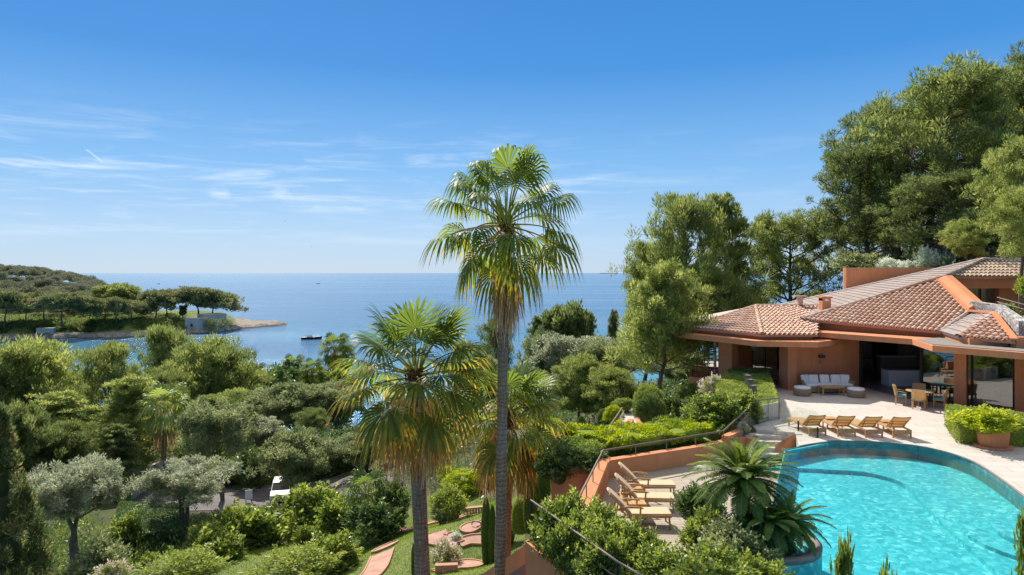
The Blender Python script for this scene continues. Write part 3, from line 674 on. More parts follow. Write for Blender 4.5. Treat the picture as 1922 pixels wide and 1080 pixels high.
def plane_of(a, b, c):
    n = (b - a).cross(c - a).normalized()
    return a, (n if n.z > 0 else -n)
def tile_facet(name, poly, e0, e1, m, pitch=.27, row=.40, r=.105, base=True, lift=.0):
    """rows of half-round clay tiles over a planar facet; e0-e1 is the eave direction"""
    poly = [Vector(p) for p in poly]
    o_, n = plane_of(poly[0], poly[1], poly[2])
    u = (Vector(e1) - Vector(e0)); u -= n * u.dot(n); u.normalize(); v = n.cross(u)
    if v.z < 0: v = -v
    L2 = [((p - o_).dot(u), (p - o_).dot(v)) for p in poly]
    mb = MB(); rnd = random.Random(len(poly) * 17 + int(poly[0].x * 10))
    sh = [o_ + u * a + v * b - n * .05 for a, b in L2]; sh2 = [p - n * .12 for p in sh]
    k = len(sh); mb.add(sh + sh2, [tuple(range(k)), tuple(range(2 * k - 1, k - 1, -1))] + [(i, (i + 1) % k, k + (i + 1) % k, k + i) for i in range(k)], .1)
    us = [a for a, _ in L2]; x = min(us) + pitch * .5
    while x < max(us):
        ys_ = []
        for i in range(k):
            (a0, b0), (a1, b1) = L2[i], L2[(i + 1) % k]
            if (a0 > x) != (a1 > x): ys_.append(b0 + (b1 - b0) * (x - a0) / (a1 - a0))
        ys_.sort()
        for lo, hi in zip(ys_[::2], ys_[1::2]):
            y = lo - .06
            while y < hi - .05:
                y2 = min(y + row, hi); t_ = min(1, max(0, rnd.gauss(.45, .17)))
                jx = x + rnd.uniform(-.008, .008); vs = []
                for yy, rr, zz_ in ((y, r, .035), (y2 + .04, r * .84, .0)):
                    for q_ in range(6):
                        an = math.pi * q_ / 5; vs.append(o_ + u * (jx + rr * math.cos(an)) + v * yy + n * (rr * math.sin(an) * .95 + zz_ - .04 + lift))
                mb.add(vs, [(q_, q_ + 1, q_ + 7, q_ + 6) for q_ in range(5)], t_, True)
                y += row
        x += pitch
    return vp(mb, name, m)
def ridge(a, b, m, par=None, r=.13, sp=.42, name='ridge_cap'):
    a = Vector(a); b = Vector(b); d = b - a; n = max(1, int(d.length / sp)); mb = MB(); rnd = random.Random(3)
    d.normalize(); s_ = d.cross(Vector((0, 0, 1))).normalized(); w_ = s_.cross(d)
    for i in range(n):
        p = a + (b - a) * (i / n); q = a + (b - a) * ((i + 1.12) / n); vs = []
        for pt, rr in ((p, r * 1.1), (q, r * .92)):
            for k in range(7):
                an = math.pi * k / 6; vs.append(pt + s_ * rr * math.cos(an) + w_ * (rr * math.sin(an) - .02))
        mb.add(vs, [(k, k + 1, k + 8, k + 7) for k in range(6)], min(1, max(0, rnd.gauss(.4, .2))), True)
    return vp(mb, name, m)
V3 = Vector
EL = V3((10.9, 42.1, -3.35)); EM = V3((13.67, 37.3, -3.35)); ER = V3((16.75, 37.3, -3.35))
AP = Q(1418.7, 44, -2.14); AR = Q(1548, 44, -2.14); ER2 = V3((18.4, 40.6, -2.75))
tile_facet('tiled_roof', [EL, EM, AP], EL, EM, M['tile'])
pl_o, pl_n = plane_of(EM, ER, AP)
tile_facet('tiled_roof', [EM, ER, V3((18.2, 40.6, -2.75)), AR, AP], EM, ER, M['tile'])
vp(MB().add([EL, AP, AR, V3((19, 49, -3.3)), V3((12, 49, -3.4))], [(0, 1, 2, 3, 4)]), 'roof_back', M['tile_grey'])
for a, b in ((EL, AP), (EM, AP), (AP, AR)): ridge(a, b, M['tile'])
A = Q(1504, 40.3, -2.72); B = Q(1766, 34.5, -2.95); Dp = Q(1757, 41, -.35)
po, pn = plane_of(A, B, Dp)
def onplane(px, py):
    d = P(px, py, 1.0); t_ = po.dot(pn) / d.dot(pn); return d * t_
Cc = onplane(1806, 594); C2 = onplane(1818.6, 584.7); D2 = onplane(1762, 526)
tile_facet('tiled_roof', [A, B, C2, D2], A, B, M['tile'])
S2 = Q(1798, 31.7, -2.95); S3 = Q(1865, 33.5, -2.0); S4 = Q(1905, 29.7, -2.95)
tile_facet('tiled_roof', [B, S2, S3, C2], B, S2, M['tile_grey'], r=.09)
tile_facet('tiled_roof', [S2, S4, S3], S2, S4, M['tile'], pitch=.30, r=.12)
E = Q(1457, 52, -2.56); Fp = Q(1845.8, 44, 1.04)
po2, pn2 = plane_of(A, Dp, E)
def onp(pt): return V3((pt.x, pt.y, po2.z - ((pt.x - po2.x) * pn2.x + (pt.y - po2.y) * pn2.y) / pn2.z))
F2 = onp(Fp); H1 = Q(1777.7, 42, -.18); Dq = onp(Dp)
tile_facet('tiled_roof', [A, Dq, F2, E], A, E, M['tile_grey'], r=.085, pitch=.25, lift=-.02)
ridge(A, Dq, M['tile']); ridge(E, F2, M['tile_grey']); ridge(B + V3((0, 0, .02)), C2, M['tile_grey'], r=.1); ridge(S2, S3, M['tile'])
G3 = Q(1892, 44, .80); H2 = Q(1975, 42, -.2); G4 = Q(1980, 44, .8)
tile_facet('tiled_roof', [H1, H2, G4, G3, F2 + V3((0, 0, 0))], H1, H2, M['tile_pale'], r=.11)
ridge(Dq, H1, M['tile']); ridge(H1, F2, M['tile']); ridge(F2, G3, M['tile_grey']); ridge(G3, G4, M['tile_grey'])
# raised rim beside the big facet, orange flashing
rim = MB()
u_ = (C2 - D2).normalized(); sd = V3((-u_.y, u_.x, 0)).normalized(); sd = sd if sd.x > 0 else -sd
vs = []
for p, hgt in ((D2, .28), (C2, .42)): vs += [p - V3((0, 0, .8)), p + V3((0, 0, hgt * .4)), p + sd * .35 + V3((0, 0, hgt)), p + sd * .7 + V3((0, 0, hgt)), p + sd * .7 - V3((0, 0, .8))]
rim.add(vs, [(0, 1, 6, 5), (1, 2, 7, 6), (2, 3, 8, 7), (3, 4, 9, 8), (0, 4, 3, 2, 1), (5, 6, 7, 8, 9)])
vp(rim, 'roof_rim_wall', M['terra'])
fl = MB()
for a, b in ((D2, C2), (C2, S3), (S3, S4)): fl.bar(a + V3((0, 0, .04)), b + V3((0, 0, .04)), .26, .10)
vp(fl, 'flashing', M['terra'])
# flat roof / upper terrace behind the rim
vp(MB().add([C2 - V3((0, 0, .3)), S3 - V3((0, 0, .3)), S4 - V3((0, 0, .1)), V3((32, 31, -2.9)), V3((32, 44, -2.6)), V3((27, 43.4, -2.4)), Dq - V3((0, 0, .7))], [(0, 1, 2, 3, 4, 5, 6)]), 'upper_terrace', M['stone'])
# stone parapet
spt = [(Q(1820, 36, -1.5), .5), (Q(1868, 34.4, -1.62), .55), (Q(1912, 30.6, -2.18), .62), (Q(1995, 30.2, -2.2), .62)]
spm = MB()
for (a, ha), (b, hb) in zip(spt[:-1], spt[1:]):
    d_ = (b - a).normalized(); n2 = V3((-d_.y, d_.x, 0)); n2 = n2.normalized() * .38
    vs = [a, b, b + n2, a + n2, a - V3((0, 0, ha + .25)), b - V3((0, 0, hb + .25)), b + n2 - V3((0, 0, hb + .25)), a + n2 - V3((0, 0, ha + .25))]
    spm.add(vs, [(0, 1, 2, 3), (4, 7, 6, 5), (0, 4, 5, 1), (1, 5, 6, 2), (2, 6, 7, 3), (3, 7, 4, 0)])
vp(spm, 'stone_parapet', M['rubble'])
vp(MB().wall(q2(1908, 29.75), q2(2000, 29.6), .4, -3.3, -2.82), 'parapet_base', M['terra'])
ur = MB()
for z_ in (.35, .12): ur.tube([Q(1872, 35.2, -1.62 + z_), Q(1925, 32.6, -1.9 + z_), Q(1990, 31, -2.1 + z_)], .022, 6)
vp(ur, 'terrace_railing', M['concrete'])
# upper storey
vp(MB().prism([q2(1779, 42.3), q2(1985, 42.3), q2(1985, 45), q2(1779, 45)], -.98, -.36), 'eave_beam', M['terra'])
vp(MB().wall(q2(1779, 43.2), q2(1811, 43.2), .4, -2.6, -.98), 'wall', M['terra'])
vp(MB().wall(q2(1875, 43.0), q2(1990, 43.0), .4, -2.6, -.98), 'wall', M['terra'])
uw = vp(MB().wall(q2(1811, 43.6), q2(1875, 43.6), .05, -2.6, -.98), 'window', M['window'])
for px in (1811, 1840, 1874): MB().bar(Q(px, 43.55, -2.6), Q(px, 43.55, -.98), .07, .06).build('frame', M['dark'], uw)
vp(MB().wall(q2(1779, 47), q2(1990, 47), .3, -2.6, -.4), 'wall', M['grey_wall'])
# tall rounded block behind the grey roof
bk = MB(); a = V3(q2(1594, 49.5) + (0,)); b = V3(q2(1775, 46.6) + (0,)); d_ = (b - a).normalized(); n2 = V3((-d_.y, d_.x, 0))
pl = [(a + n2 * 2.6), (a + n2 * 1.6 - d_ * .42), (a + n2 * .8 - d_ * .46), (a + n2 * .35 - d_ * .36), (a + n2 * .1 - d_ * .2), a, b, b + n2 * 2.6]
bk.prism([(p.x, p.y) for p in pl], -4, .36); vp(bk, 'roof_block', M['terra'])
# chimney
ch = MB(); c_ = Q(1548, 41.6, -1.9)
ch.box((c_.x, c_.y, -2.3), (.52, .52, 1.5)); ch.box((c_.x, c_.y, -1.5), (.66, .66, .1)); 
for sx in (-1, 1): ch.box((c_.x + sx * .2, c_.y, -1.62), (.12, .5, .16))
chm = vp(ch, 'chimney', M['terra'])
hole = MB(); hole.box((c_.x, c_.y - .265, -1.66), (.22, .02, .14)); ho = vp(hole, 'chimney_vent', M['white'])
vp(MB().box((c_.x - .55, 43.9, -1.52), (.8, .5, .07)).box((c_.x - .55, 43.9, -1.8), (.3, .3, .5)), 'flue_cap', M['tile'])
# left porch
def vw(px0, d0, px1, d1, th, z0, z1, m, name='wall'): return vp(MB().wall(q2(px0, d0), q2(px1, d1), th, z0, z1), name, M[m])
vw(1348, 41.2, 1373.7, 40.6, .9, -9.6, -4.0, 'terra', 'column')
vw(1479, 37.7, 1496, 37.75, 1.0, T, -4.0, 'terra', 'column')
vw(1495, 37.95, 1585, 38.55, .35, T, -4.0, 'terra')
vw(1585, 38.56, 1614, 38.9, .5, T, -3.6, 'terra')
vw(1370, 46, 1412, 46, .3, T, -4.0, 'terra'); vw(1460, 46, 1500, 46, .3, T, -4.0, 'terra')
vp(MB().wall((18.65, 46), (18.65, 39.3), .3, T, -4.0), 'wall', M['terra'])
vw(1405, 48.5, 1470, 48.5, .2, T, -4.0, 'grey_wall')
vw(1412, 46.05, 1460, 46.05, .04, T, -4.0, 'window', 'sliding_door')
dfm = MB()
for px in (1412, 1436, 1459): dfm.bar(Q(px, 45.98, T), Q(px, 45.98, -4.0), .10, .07)
vp(dfm, 'door_frame', M['dark'])
bl = MB()
for px0, px1 in ((1414, 1434), (1438, 1457)):
    for z_ in np.arange(-6.3, -4.1, .12): bl.bar(Q(px0, 46.2, z_), Q(px1, 46.2, z_), .09, .02, up=V3((0, .6, 1)))
vp(bl, 'blinds', M['concrete'])
gl_ = MB(); gl_.lathe([(.002, .27)] + [(.27 * math.sin(a), .27 * math.cos(a)) for a in np.linspace(.2, 2.94, 12)] + [(.002, -.27)], c=tuple(Q(1419, 43.5, -4.75)), n=20)
gl_.tube([Q(1419, 43.5, -4.5), Q(1419, 43.5, -4.0)], .012, 6)
vp(gl_, 'globe_lamp', M['lamp_glass'])
pr = MB()
for z_ in (-5.75, -6.05, -6.35): pr.bar(Q(1435, 41.5, z_), Q(1479, 38.6, z_), .04, .04)
for t_ in (0, .33, .66, 1):
    p = Q(1435, 41.5, T).lerp(Q(1479, 38.6, T), t_); pr.bar(p, p + V3((0, 0, .78)), .04, .04)
vp(pr, 'porch_railing', M['rail'])
vp(MB().prism([q2(1293, 42.5), q2(1352, 40.8), q2(1360, 46), q2(1300, 48)], -10.5, T + .03), 'balcony', M['terra'])
bra = MB()
for z_ in (-5.85, -6.15): bra.tube([Q(1303, 47.5, z_), Q(1300, 42.7, z_), Q(1350, 41.3, z_)], .028, 6)
for px, d in ((1300, 42.7), (1318, 42.2), (1335, 41.7), (1348, 41.35), (1302, 45)): bra.bar(Q(px, d, T), Q(px, d, -5.85), .045, .045)
vp(bra, 'balcony_railing', M['dark'])
vp(MB().tube([Q(1342, 42.2, T), Q(1342, 42.2, -4.3)], .09, 10), 'downpipe', M['white'])
lst = MB()
for i in range(7): lst.bar(Q(1322, 44.5, -6.2 + i * .3), Q(1342, 44.5, -6.2 + i * .3), .05, .05)
lst.bar(Q(1322, 44.5, T), Q(1322, 44.5, -4.2), .06, .06); lst.bar(Q(1320, 44.2, -4.2), Q(1340, 44.2, -4.9), .08, .08)
vp(lst, 'trellis', M['rail'])
wl = MB().box(Q(1543, 38.05, -4.68), (.30, .14, .16)); vp(wl, 'wall_lamp', M['dark'])
vp(MB().box(Q(1541, 38.1, -5.02), (.10, .06, .16)), 'wall_hook', M['concrete'])
vp(MB().tube([Q(1297, 42.35, -7.7), Q(1301, 42.0, -7.78)], .09, 10), 'wall_spout', M['concrete'])
# living room: dark interior, sliding glass, glazed corner
vp(MB().prism([q2(1615, 38.9), q2(1689, 35.5), q2(1790, 33.4), q2(1905, 31.3), (31, 30), (31, 47), (19.9, 47)], T + .004, T + .02), 'interior_floor', M['grey_floor'])
vp(MB().wall((19.9, 46.5), (31, 46.5), .2, T, -3.6), 'wall', M['grey_wall'])
vp(MB().wall((31, 46), (31, 30), .2, T, -3.6), 'wall', M['grey_wall'])
vp(MB().bar(Q(1615.5, 38.85, T), Q(1615.5, 38.85, -3.6), .14, .14), 'door_jamb', M['dark'])
sg = vp(MB().wall(q2(1729, 34.55), q2(1790, 33.5), .03, T, -3.6), 'sliding_door', M['window'])
vp(MB().bar(Q(1729, 34.5, T), Q(1729, 34.5, -3.6), .08, .1).bar(Q(1765, 33.95, T), Q(1765, 33.95, -3.6), .03, .05), 'door_frame', M['dark'])
vw(1790, 33.5, 1813, 33.0, .5, T, -3.6, 'terra', 'column')
vp(MB().wall(q2(1813, 33.1), q2(1904, 31.4), .03, T, -3.6), 'window', M['window'])
for px, d in ((1824, 32.85), (1903, 31.38)): vp(MB().bar(Q(px, d, T), Q(px, d, -3.6), .06, .08), 'window_frame', M['dark'])
vw(1904.5, 31.35, 1930, 31.2, .6, T, -3.6, 'terra', 'column')
vw(1930, 31.2, 2050, 30.4, .4, T, -3.6, 'terra')
vp(MB().box((23.7, 44.4, T + 1.45), (.12, .1, 2.9)), 'interior_partition', M['dark']); vp(MB().box((25.3, 46.3, T + 1.3), (1.6, .2, 2.5)), 'cupboard', M['dark'])
# things inside the room
isl = empty('kitchen_island', (22.6, 39.2, T + .02), 0, 'white kitchen island seen inside the dark living room', 'counter')
child_mesh(MB().box((22.35, 39.3, T + .47), (1.75, .8, .9)), 'cabinet', M['white'], isl)
child_mesh(MB().box((22.35, 39.3, T + .95), (1.85, .9, .05)), 'worktop', M['concrete'], isl)
ct_ = empty('console_table', (21.6, 43, T + .02), 0, 'grey console table at the back of the dark living room', 'table')
child_mesh(MB().box((21.9, 43.6, T + .98), (2.2, .5, .06)), 'tabletop', M['concrete'], ct_)
for sx in (-1, 1):
    for sy in (-1, 1): child_mesh(MB().box((21.9 + sx * 1.02, 43.6 + sy * .2, T + .48), (.06, .06, .93)), 'leg', M['concrete'], ct_)
cb = empty('sideboard', (25, 43, T + .02), 0, 'low white sideboard behind the kitchen island', 'sideboard')
child_mesh(MB().box((24.2, 43, T + .62), (2.2, .45, 1.16)), 'body', M['concrete'], cb)
child_mesh(MB().box((24.2, 43, T + 1.235), (2.3, .5, .07)), 'top', M['white'], cb)

# ------------------------------------------------------------------ outdoor furniture
def lounger_sling():
    e = empty('sun_lounger', (0, 0, 0))
    W2 = .33
    f = MB()
    for s in (-1, 1): f.bar((s * W2, -.75, .30), (s * W2, 1.15, .32), .045, .06)
    for y in (-.72, -.1, .5, 1.12): f.bar((-W2, y, .30), (W2, y, .30), .05, .045)
    f.build('frame', M['teak'], e, .006)
    for x, y in ((-W2, -.70), (W2, -.70), (-W2, 1.08), (W2, 1.08)): MB().bar((x, y, 0), (x, y, .31), .055, .055).build('leg', M['teak'], e, .005)
    s_ = MB(); s_.box((0, .52, .345), (.60, 1.24, .02)); s_.build('seat', M['sling'], e)
    b = MB(); p0 = Vector((0, -.12, .34)); p1 = Vector((0, -.72, .80))
    for s in (-1, 1): b.bar(p0 + Vector((s * W2 * .97, 0, 0)), p1 + Vector((s * W2 * .97, 0, .02)), .04, .05)
    for t_ in (0, .33, .66): q_ = p0.lerp(p1, t_); b.bar(q_ - Vector((W2, 0, 0.02)), q_ + Vector((W2, 0, -.02)), .03, .03)
    n_ = 8
    top = [p1 + Vector(((k / n_ - .5) * 2 * W2, 0, .03 * (abs(k / n_ - .5) * 2) ** 2 + .0)) for k in range(n_ + 1)]
    b.tube(top, .024, 6)
    b.build('back_frame', M['teak'], e)
    bs = MB(); bs.bar(p0 + Vector((0, 0, .01)), p1, .60, .015); bs.build('backrest', M['sling'], e)
    sk = MB(); sk.box((0, -.73, .22), (.62, .03, .13)); sk.build('end_board', M['teak'], e)
    for s in (-1, 1): MB().bar((s * .25, -.52, .64), (s * .25, -.30, .32), .03, .03).build('prop', M['teak'], e)
    return e
def side_table(size, h, m):
    e = empty('side_table', (0, 0, 0)); t_ = MB()
    k = 5
    for i in range(k): t_.box((-size / 2 + (i + .5) * size / k, 0, h - .02), (size / k - .008, size, .035))
    t_.build('tabletop', m, e); f = MB()
    for s in (-1, 1): f.box((0, s * (size / 2 - .04), h - .075), (size - .06, .03, .07)); f.box((s * (size / 2 - .04), 0, h - .075), (.03, size - .06, .07))
    f.build('apron', m, e)
    for sx in (-1, 1):
        for sy in (-1, 1): MB().box((sx * (size / 2 - .04), sy * (size / 2 - .04), h / 2 - .03), (.05, .05, h - .06)).build('leg', m, e)
    return e
L0 = lounger_sling()
lab = ['straw sling lounger at the left end of the poolside row beside the glass panel', 'second straw sling lounger from the glass panel in the poolside row', 'third straw sling lounger from the glass panel in the poolside row', 'straw sling lounger at the hedge end of the poolside row']
for i, (px, py) in enumerate(((1533, 819), (1590.5, 820.5), (1639.5, 822), (1696, 823))):
    o = L0 if i == 0 else copy_tree(L0); g = G(px, py, T); o.location = (g.x, g.y + .72, T); o.rotation_euler = (0, 0, R((3, -2, 2.5, -4)[i]))
    tag(o, lab[i], 'sun lounger', 'straw loungers along the far pool edge')
T0 = side_table(.5, .42, M['teak'])
for i, (px, py, lb) in enumerate(((1563.5, 805, 'small teak side table between the first two poolside loungers'), (1669, 811, 'small teak side table between the last two poolside loungers'))):
    o = T0 if i == 0 else copy_tree(T0); g = G(px, py, T); o.location = (g.x, g.y + .25, T); tag(o, lb, 'side table', 'side tables between the poolside loungers')
def lounger_steamer():
    e = empty('deck_lounger', (0, 0, 0)); W2 = .31       # head at -x, feet at +x
    f = MB()
    for s in (-1, 1): f.bar((-.75, s * W2, .33), (1.0, s * W2, .36), .04, .07)
    for x in (-.6, -.1, .45, .98): f.bar((x, -W2, .34), (x, W2, .34), .05, .04)
    f.build('frame', M['teak'], e, .006)
    for x, y in ((.96, -W2), (.96, W2), (.02, -W2), (.02, W2), (-.62, -W2), (-.62, W2)): MB().bar((x - .03, y, .36), (x, y, 0), .055, .05).build('leg', M['teak'], e, .006)
    for s in (-1, 1):
        a = MB(); a.tube([(-.48, s * (W2 + .03), .60), (-.2, s * (W2 + .04), .64), (.1, s * (W2 + .04), .62), (.2, s * (W2 + .04), .60)], [.022, .03, .03, .02], 8); a.build('armrest', M['teak'], e)
        MB().bar((.10, s * (W2 + .03), .33), (.12, s * (W2 + .03), .61), .035, .05).build('arm_post', M['teak'], e)
    s_ = MB(); s_.box((.42, 0, .405), (1.18, .58, .055)); so_ = s_.build('seat_cushion', M['cushion'], e, .02)
    b = MB(); p0 = Vector((-.16, 0, .40)); p1 = Vector((-.80, 0, 1.02)); n_ = 10
    d_ = (p1 - p0); up = Vector((d_.z, 0, -d_.x)).normalized()
    vs = []
    for th in (0, .05):
        for k in range(13):
            t_ = k / 12; ww = .27 * (1 if t_ < .82 else math.sqrt(max(.15, 1 - ((t_ - .82) / .20) ** 2)))
            for s in (-1, 1): vs.append(p0 + d_ * t_ + up * (th + .02 * math.sin(t_ * 3)) + Vector((0, s * ww, 0)))
    fs = []
    for k in range(12):
        a = 2 * k; c_ = 26 + 2 * k; fs += [(a, a + 1, a + 3, a + 2), (c_, c_ + 2, c_ + 3, c_ + 1), (a, a + 2, c_ + 2, c_), (a + 1, c_ + 1, c_ + 3, a + 3)]
    fs += [(0, 26, 27, 1), (24, 25, 51, 50)]
    b.add(vs, fs); b.build('back_cushion', M['cushion'], e)
    bf = MB()
    for s in (-1, 1): bf.bar(p0 + Vector((0, s * .29, -.02)), p0.lerp(p1, .94) + Vector((0, s * .27, -.02)), .035, .05); bf.bar(p0.lerp(p1, .55) + Vector((0, s * .26, -.03)), Vector((-.62, s * .26, .05)), .025, .03)
    bf.bar((-.62, -.28, .10), (-.62, .28, .10), .03, .04); bf.build('back_frame', M['teak'], e)
    return e
S0 = lounger_steamer()
lab = ['wooden steamer lounger nearest the leafy balcony shrubs', 'middle wooden steamer lounger of the three on the deck', 'wooden steamer lounger closest to the orange wall']
for i, (px, py) in enumerate(((1258, 993), (1265, 961), (1266, 935))):
    o = S0 if i == 0 else copy_tree(S0); g = G(px, py, D); o.location = (g.x - .96, g.y + .30, D); o.rotation_euler = (0, 0, R((-1.5, -4.5, -2)[i]))
    tag(o, lab[i], 'sun lounger', 'wooden loungers on the sun deck')
T1 = side_table(.52, .46, M['teak'])
for i, (px, py, lb) in enumerate(((1197, 975, 'small slatted teak table between the two front deck loungers'), (1190, 944, 'small slatted teak table between the two back deck loungers'))):
    o = T1 if i == 0 else copy_tree(T1); g = G(px, py, D); o.location = (g.x, g.y + .22, D); tag(o, lb, 'side table', 'side tables on the sun deck')
# sofa set
sf = empty('sofa', tuple(Q(1552, 37.15, T)), 0, 'curved wicker sofa with white cushions against the orange wall', 'sofa')
b = MB(); b.box((0, 0, .2), (2.75, .85, .3)); b.build('base', M['wicker'], sf, .03)
b = MB(); b.box((0, .40, .5), (2.3, .12, .42))
for s in (-1, 1): b.bar((s * 1.15, .40, .5), (s * 1.38, -.25, .42), .12, .36)
b.build('backrest', M['wicker'], sf, .03)
b = MB(); b.box((0, -.03, .42), (2.5, .74, .14)); b.build('seat_cushion', M['white_cloth'], sf, .04)
for x, rz in ((-1.08, .5), (-.62, .05), (-.02, 0), (.58, -.05), (1.08, -.5)):
    c_ = MB(); c_.box((0, 0, 0), (.52, .16, .46)); o = c_.build('cushion', M['white_cloth'], sf, .06); o.location = (x, .26, .68); o.rotation_euler = (R(-14), 0, rz)
def pouf(px, py, lb):
    g = G(px, py, T); e = empty('pouf', (g.x, g.y + .4, T), 0, lb, 'pouf', 'round wicker poufs by the sofa')
    MB().lathe([(.40, .0), (.45, .12), (.46, .3), (.43, .38)], n=28).build('base', M['wicker'], e)
    MB().lathe([(.42, .381), (.43, .42), (.40, .47), (.30, .49), (.01, .495)], n=28).build('cushion', M['white_cloth'], e)
pouf(1512, 745, 'round wicker pouf in front of the left end of the sofa'); pouf(1614, 748, 'round wicker pouf right of the sofa by the open doorway')
g = G(1565, 743, T); t_ = empty('coffee_table', (g.x, g.y + .3, T), 0, 'low rectangular teak coffee table in front of the white cushioned sofa', 'coffee table')
b = MB(); b.box((0, 0, .43), (1.22, .62, .04)); b.box((0, 0, .38), (1.1, .5, .06)); b.build('tabletop', M['teak'], t_, .008)
for sx in (-1, 1):
    for sy in (-1, 1): MB().box((sx * .55, sy * .26, .205), (.06, .06, .41)).build('leg', M['teak'], t_)
g = G(1733, 764, T); tb = empty('round_table', (g.x, g.y + .25, T), 0, 'round wooden terrace table with a glass centre outside the living room', 'table')
tbc = Vector(tb.location)
b = MB(); b.lathe([(.60, .71), (.62, .725), (.62, .74), (.60, .75)], n=36); b.build('tabletop', M['teak'], tb)
b = MB(); b.lathe([(.42, .752), (.42, .757)], n=30); b.build('glass_centre', M['blue_cloth'], tb)
for a in (45, 135, 225, 315): MB().bar((.3 * math.cos(R(a)), .3 * math.sin(R(a)), 0), (.26 * math.cos(R(a)), .26 * math.sin(R(a)), .72), .06, .06).build('leg', M['teak'], tb)
def chair0():
    e = empty('armchair', (0, 0, 0))                     # faces +y
    for x, y in ((-.25, .22), (.25, .22), (-.25, -.22), (.25, -.22)): MB().bar((x, y, 0), (x * .96, y * .96, .42 if y > 0 else .5), .045, .045).build('leg', M['sling'], e)
    b = MB(); b.box((0, 0, .41), (.54, .50, .06)); b.build('seat', M['wicker'], e)
    b = MB(); b.box((0, .01, .465), (.48, .45, .06)); b.build('seat_cushion', M['blue_cloth'], e, .02)
    b = MB(); n_ = 8
    vs = []
    for z_, dy in ((.42, 0), (.68, -.05), (.93, -.11)):
        for k in range(n_ + 1):
            t_ = k / n_ - .5; vs.append(Vector((t_ * .58, -.27 + dy + .10 * (2 * t_) ** 2, z_ + (.02 if z_ > .9 else 0) * (1 - 4 * t_ * t_))))
    vs2 = [v + Vector((0, .04, 0)) for v in vs]; m_ = n_ + 1; o_ = len(vs)
    fs = [(r * m_ + k, r * m_ + k + 1, (r + 1) * m_ + k + 1, (r + 1) * m_ + k) for r in range(2) for k in range(n_)]
    fs += [tuple(o_ + i for i in f[::-1]) for f in fs] + [(2 * m_ + k, 2 * m_ + k + 1, o_ + 2 * m_ + k + 1, o_ + 2 * m_ + k) for k in range(n_)]
    b.add(vs + vs2, fs); b.build('backrest', M['sling'], e)
    for s in (-1, 1):
        b = MB(); b.tube([(s * .28, -.24, .68), (s * .30, .05, .66), (s * .29, .22, .62), (s * .26, .23, .42)], .022, 6); b.build('armrest', M['sling'], e)
    return e
c0 = chair0()
for i, (a, lb) in enumerate(((235, 'straw armchair with turquoise seat in front of the round table, back to the pool'), (320, 'straw armchair at the round table on its glass door side, back to the hedge'), (150, 'straw armchair at the round table on the open doorway side'), (62, 'straw armchair behind the round table, closest to the sliding glass'))):
    o = c0 if i == 0 else copy_tree(c0); o.location = (tbc.x + .82 * math.cos(R(a)), tbc.y + .82 * math.sin(R(a)), T); o.rotation_euler = (0, 0, R(a + 90)); tag(o, lb, 'chair', 'armchairs round the terrace table')
# dining set behind the corner glass
dt = empty('dining_table', (24.0, 34.4, T + .02), R(-30), 'glass dining table with white candles behind the corner window', 'table')
MB().box((0, 0, .74), (2.6, 1.1, .03)).build('tabletop', M['glass'], dt)
for x in (-.9, .9): MB().box((x, 0, .36), (.12, .8, .72)).build('leg', M['white'], dt)
cdl = empty('candelabra', (24.0 - 1.15 * math.cos(R(30)), 34.4 + 1.15 * math.sin(R(30)) - .1, T + .78), 0, 'row of five white candles at the end of the glass dining table', 'candles')
MB().box((0, 0, .02), (.6, .12, .04)).build('base', M['white'], cdl)
for i in range(5): MB().tube([(-.24 + .12 * i, 0, .04), (-.24 + .12 * i, 0, .40 + .05 * (i % 2))], .022, 8).build('candle', M['white'], cdl)
wc = empty('white_chair', (0, 0, 0))
for x, y in ((-.2, .2), (.2, .2), (-.2, -.2), (.2, -.2)): MB().bar((x * 1.1, y * 1.1, 0), (x, y, .46), .04, .04).build('leg', M['white'], wc)
MB().box((0, 0, .46), (.46, .46, .04)).build('seat', M['white'], wc); MB().box((0, -.22, .72), (.44, .03, .5)).build('backrest', M['white'], wc)
for i, (x, y, rz, lb) in enumerate(((23.3, 33.6, 25, 'white dining chair on the terrace side of the glass dining table'), (24.4, 33.0, 35, 'white dining chair nearest the window column by the dining table'), (24.9, 35.4, 205, 'white dining chair on the inner side of the glass dining table'))):
    o = wc if i == 0 else copy_tree(wc); o.location = (x, y, T + .02); o.rotation_euler = (0, 0, R(rz)); tag(o, lb, 'chair', 'white dining chairs behind the window')
# roof garden posts
for i, (px, py, lb) in enumerate(((1400.5, 717, 'square grey vent post farthest back on the hedge top'), (1404, 722, 'second square grey vent post from the porch on the hedge top'), (1409, 731, 'third square grey vent post from the porch on the hedge top'), (1414.5, 743, 'nearest square grey vent post on the hedge top'))):
    d = 5.75 * F / (py - HY); p = P(px, py, d); h_ = (12.5, 15, 16, 16.5)[i] * d / F + .1
    e = empty('vent_post', (p.x, p.y, p.z - .1), R(20), lb, 'vent post', 'grey vent posts standing in the hedge')
    wd = 9.3 * d / F
    MB().box((0, 0, h_ / 2), (wd * .85, wd * .85, h_)).build('shaft', M['post'], e); MB().box((0, 0, h_ + .05), (wd, wd, .05)).build('cap', M['post'], e)

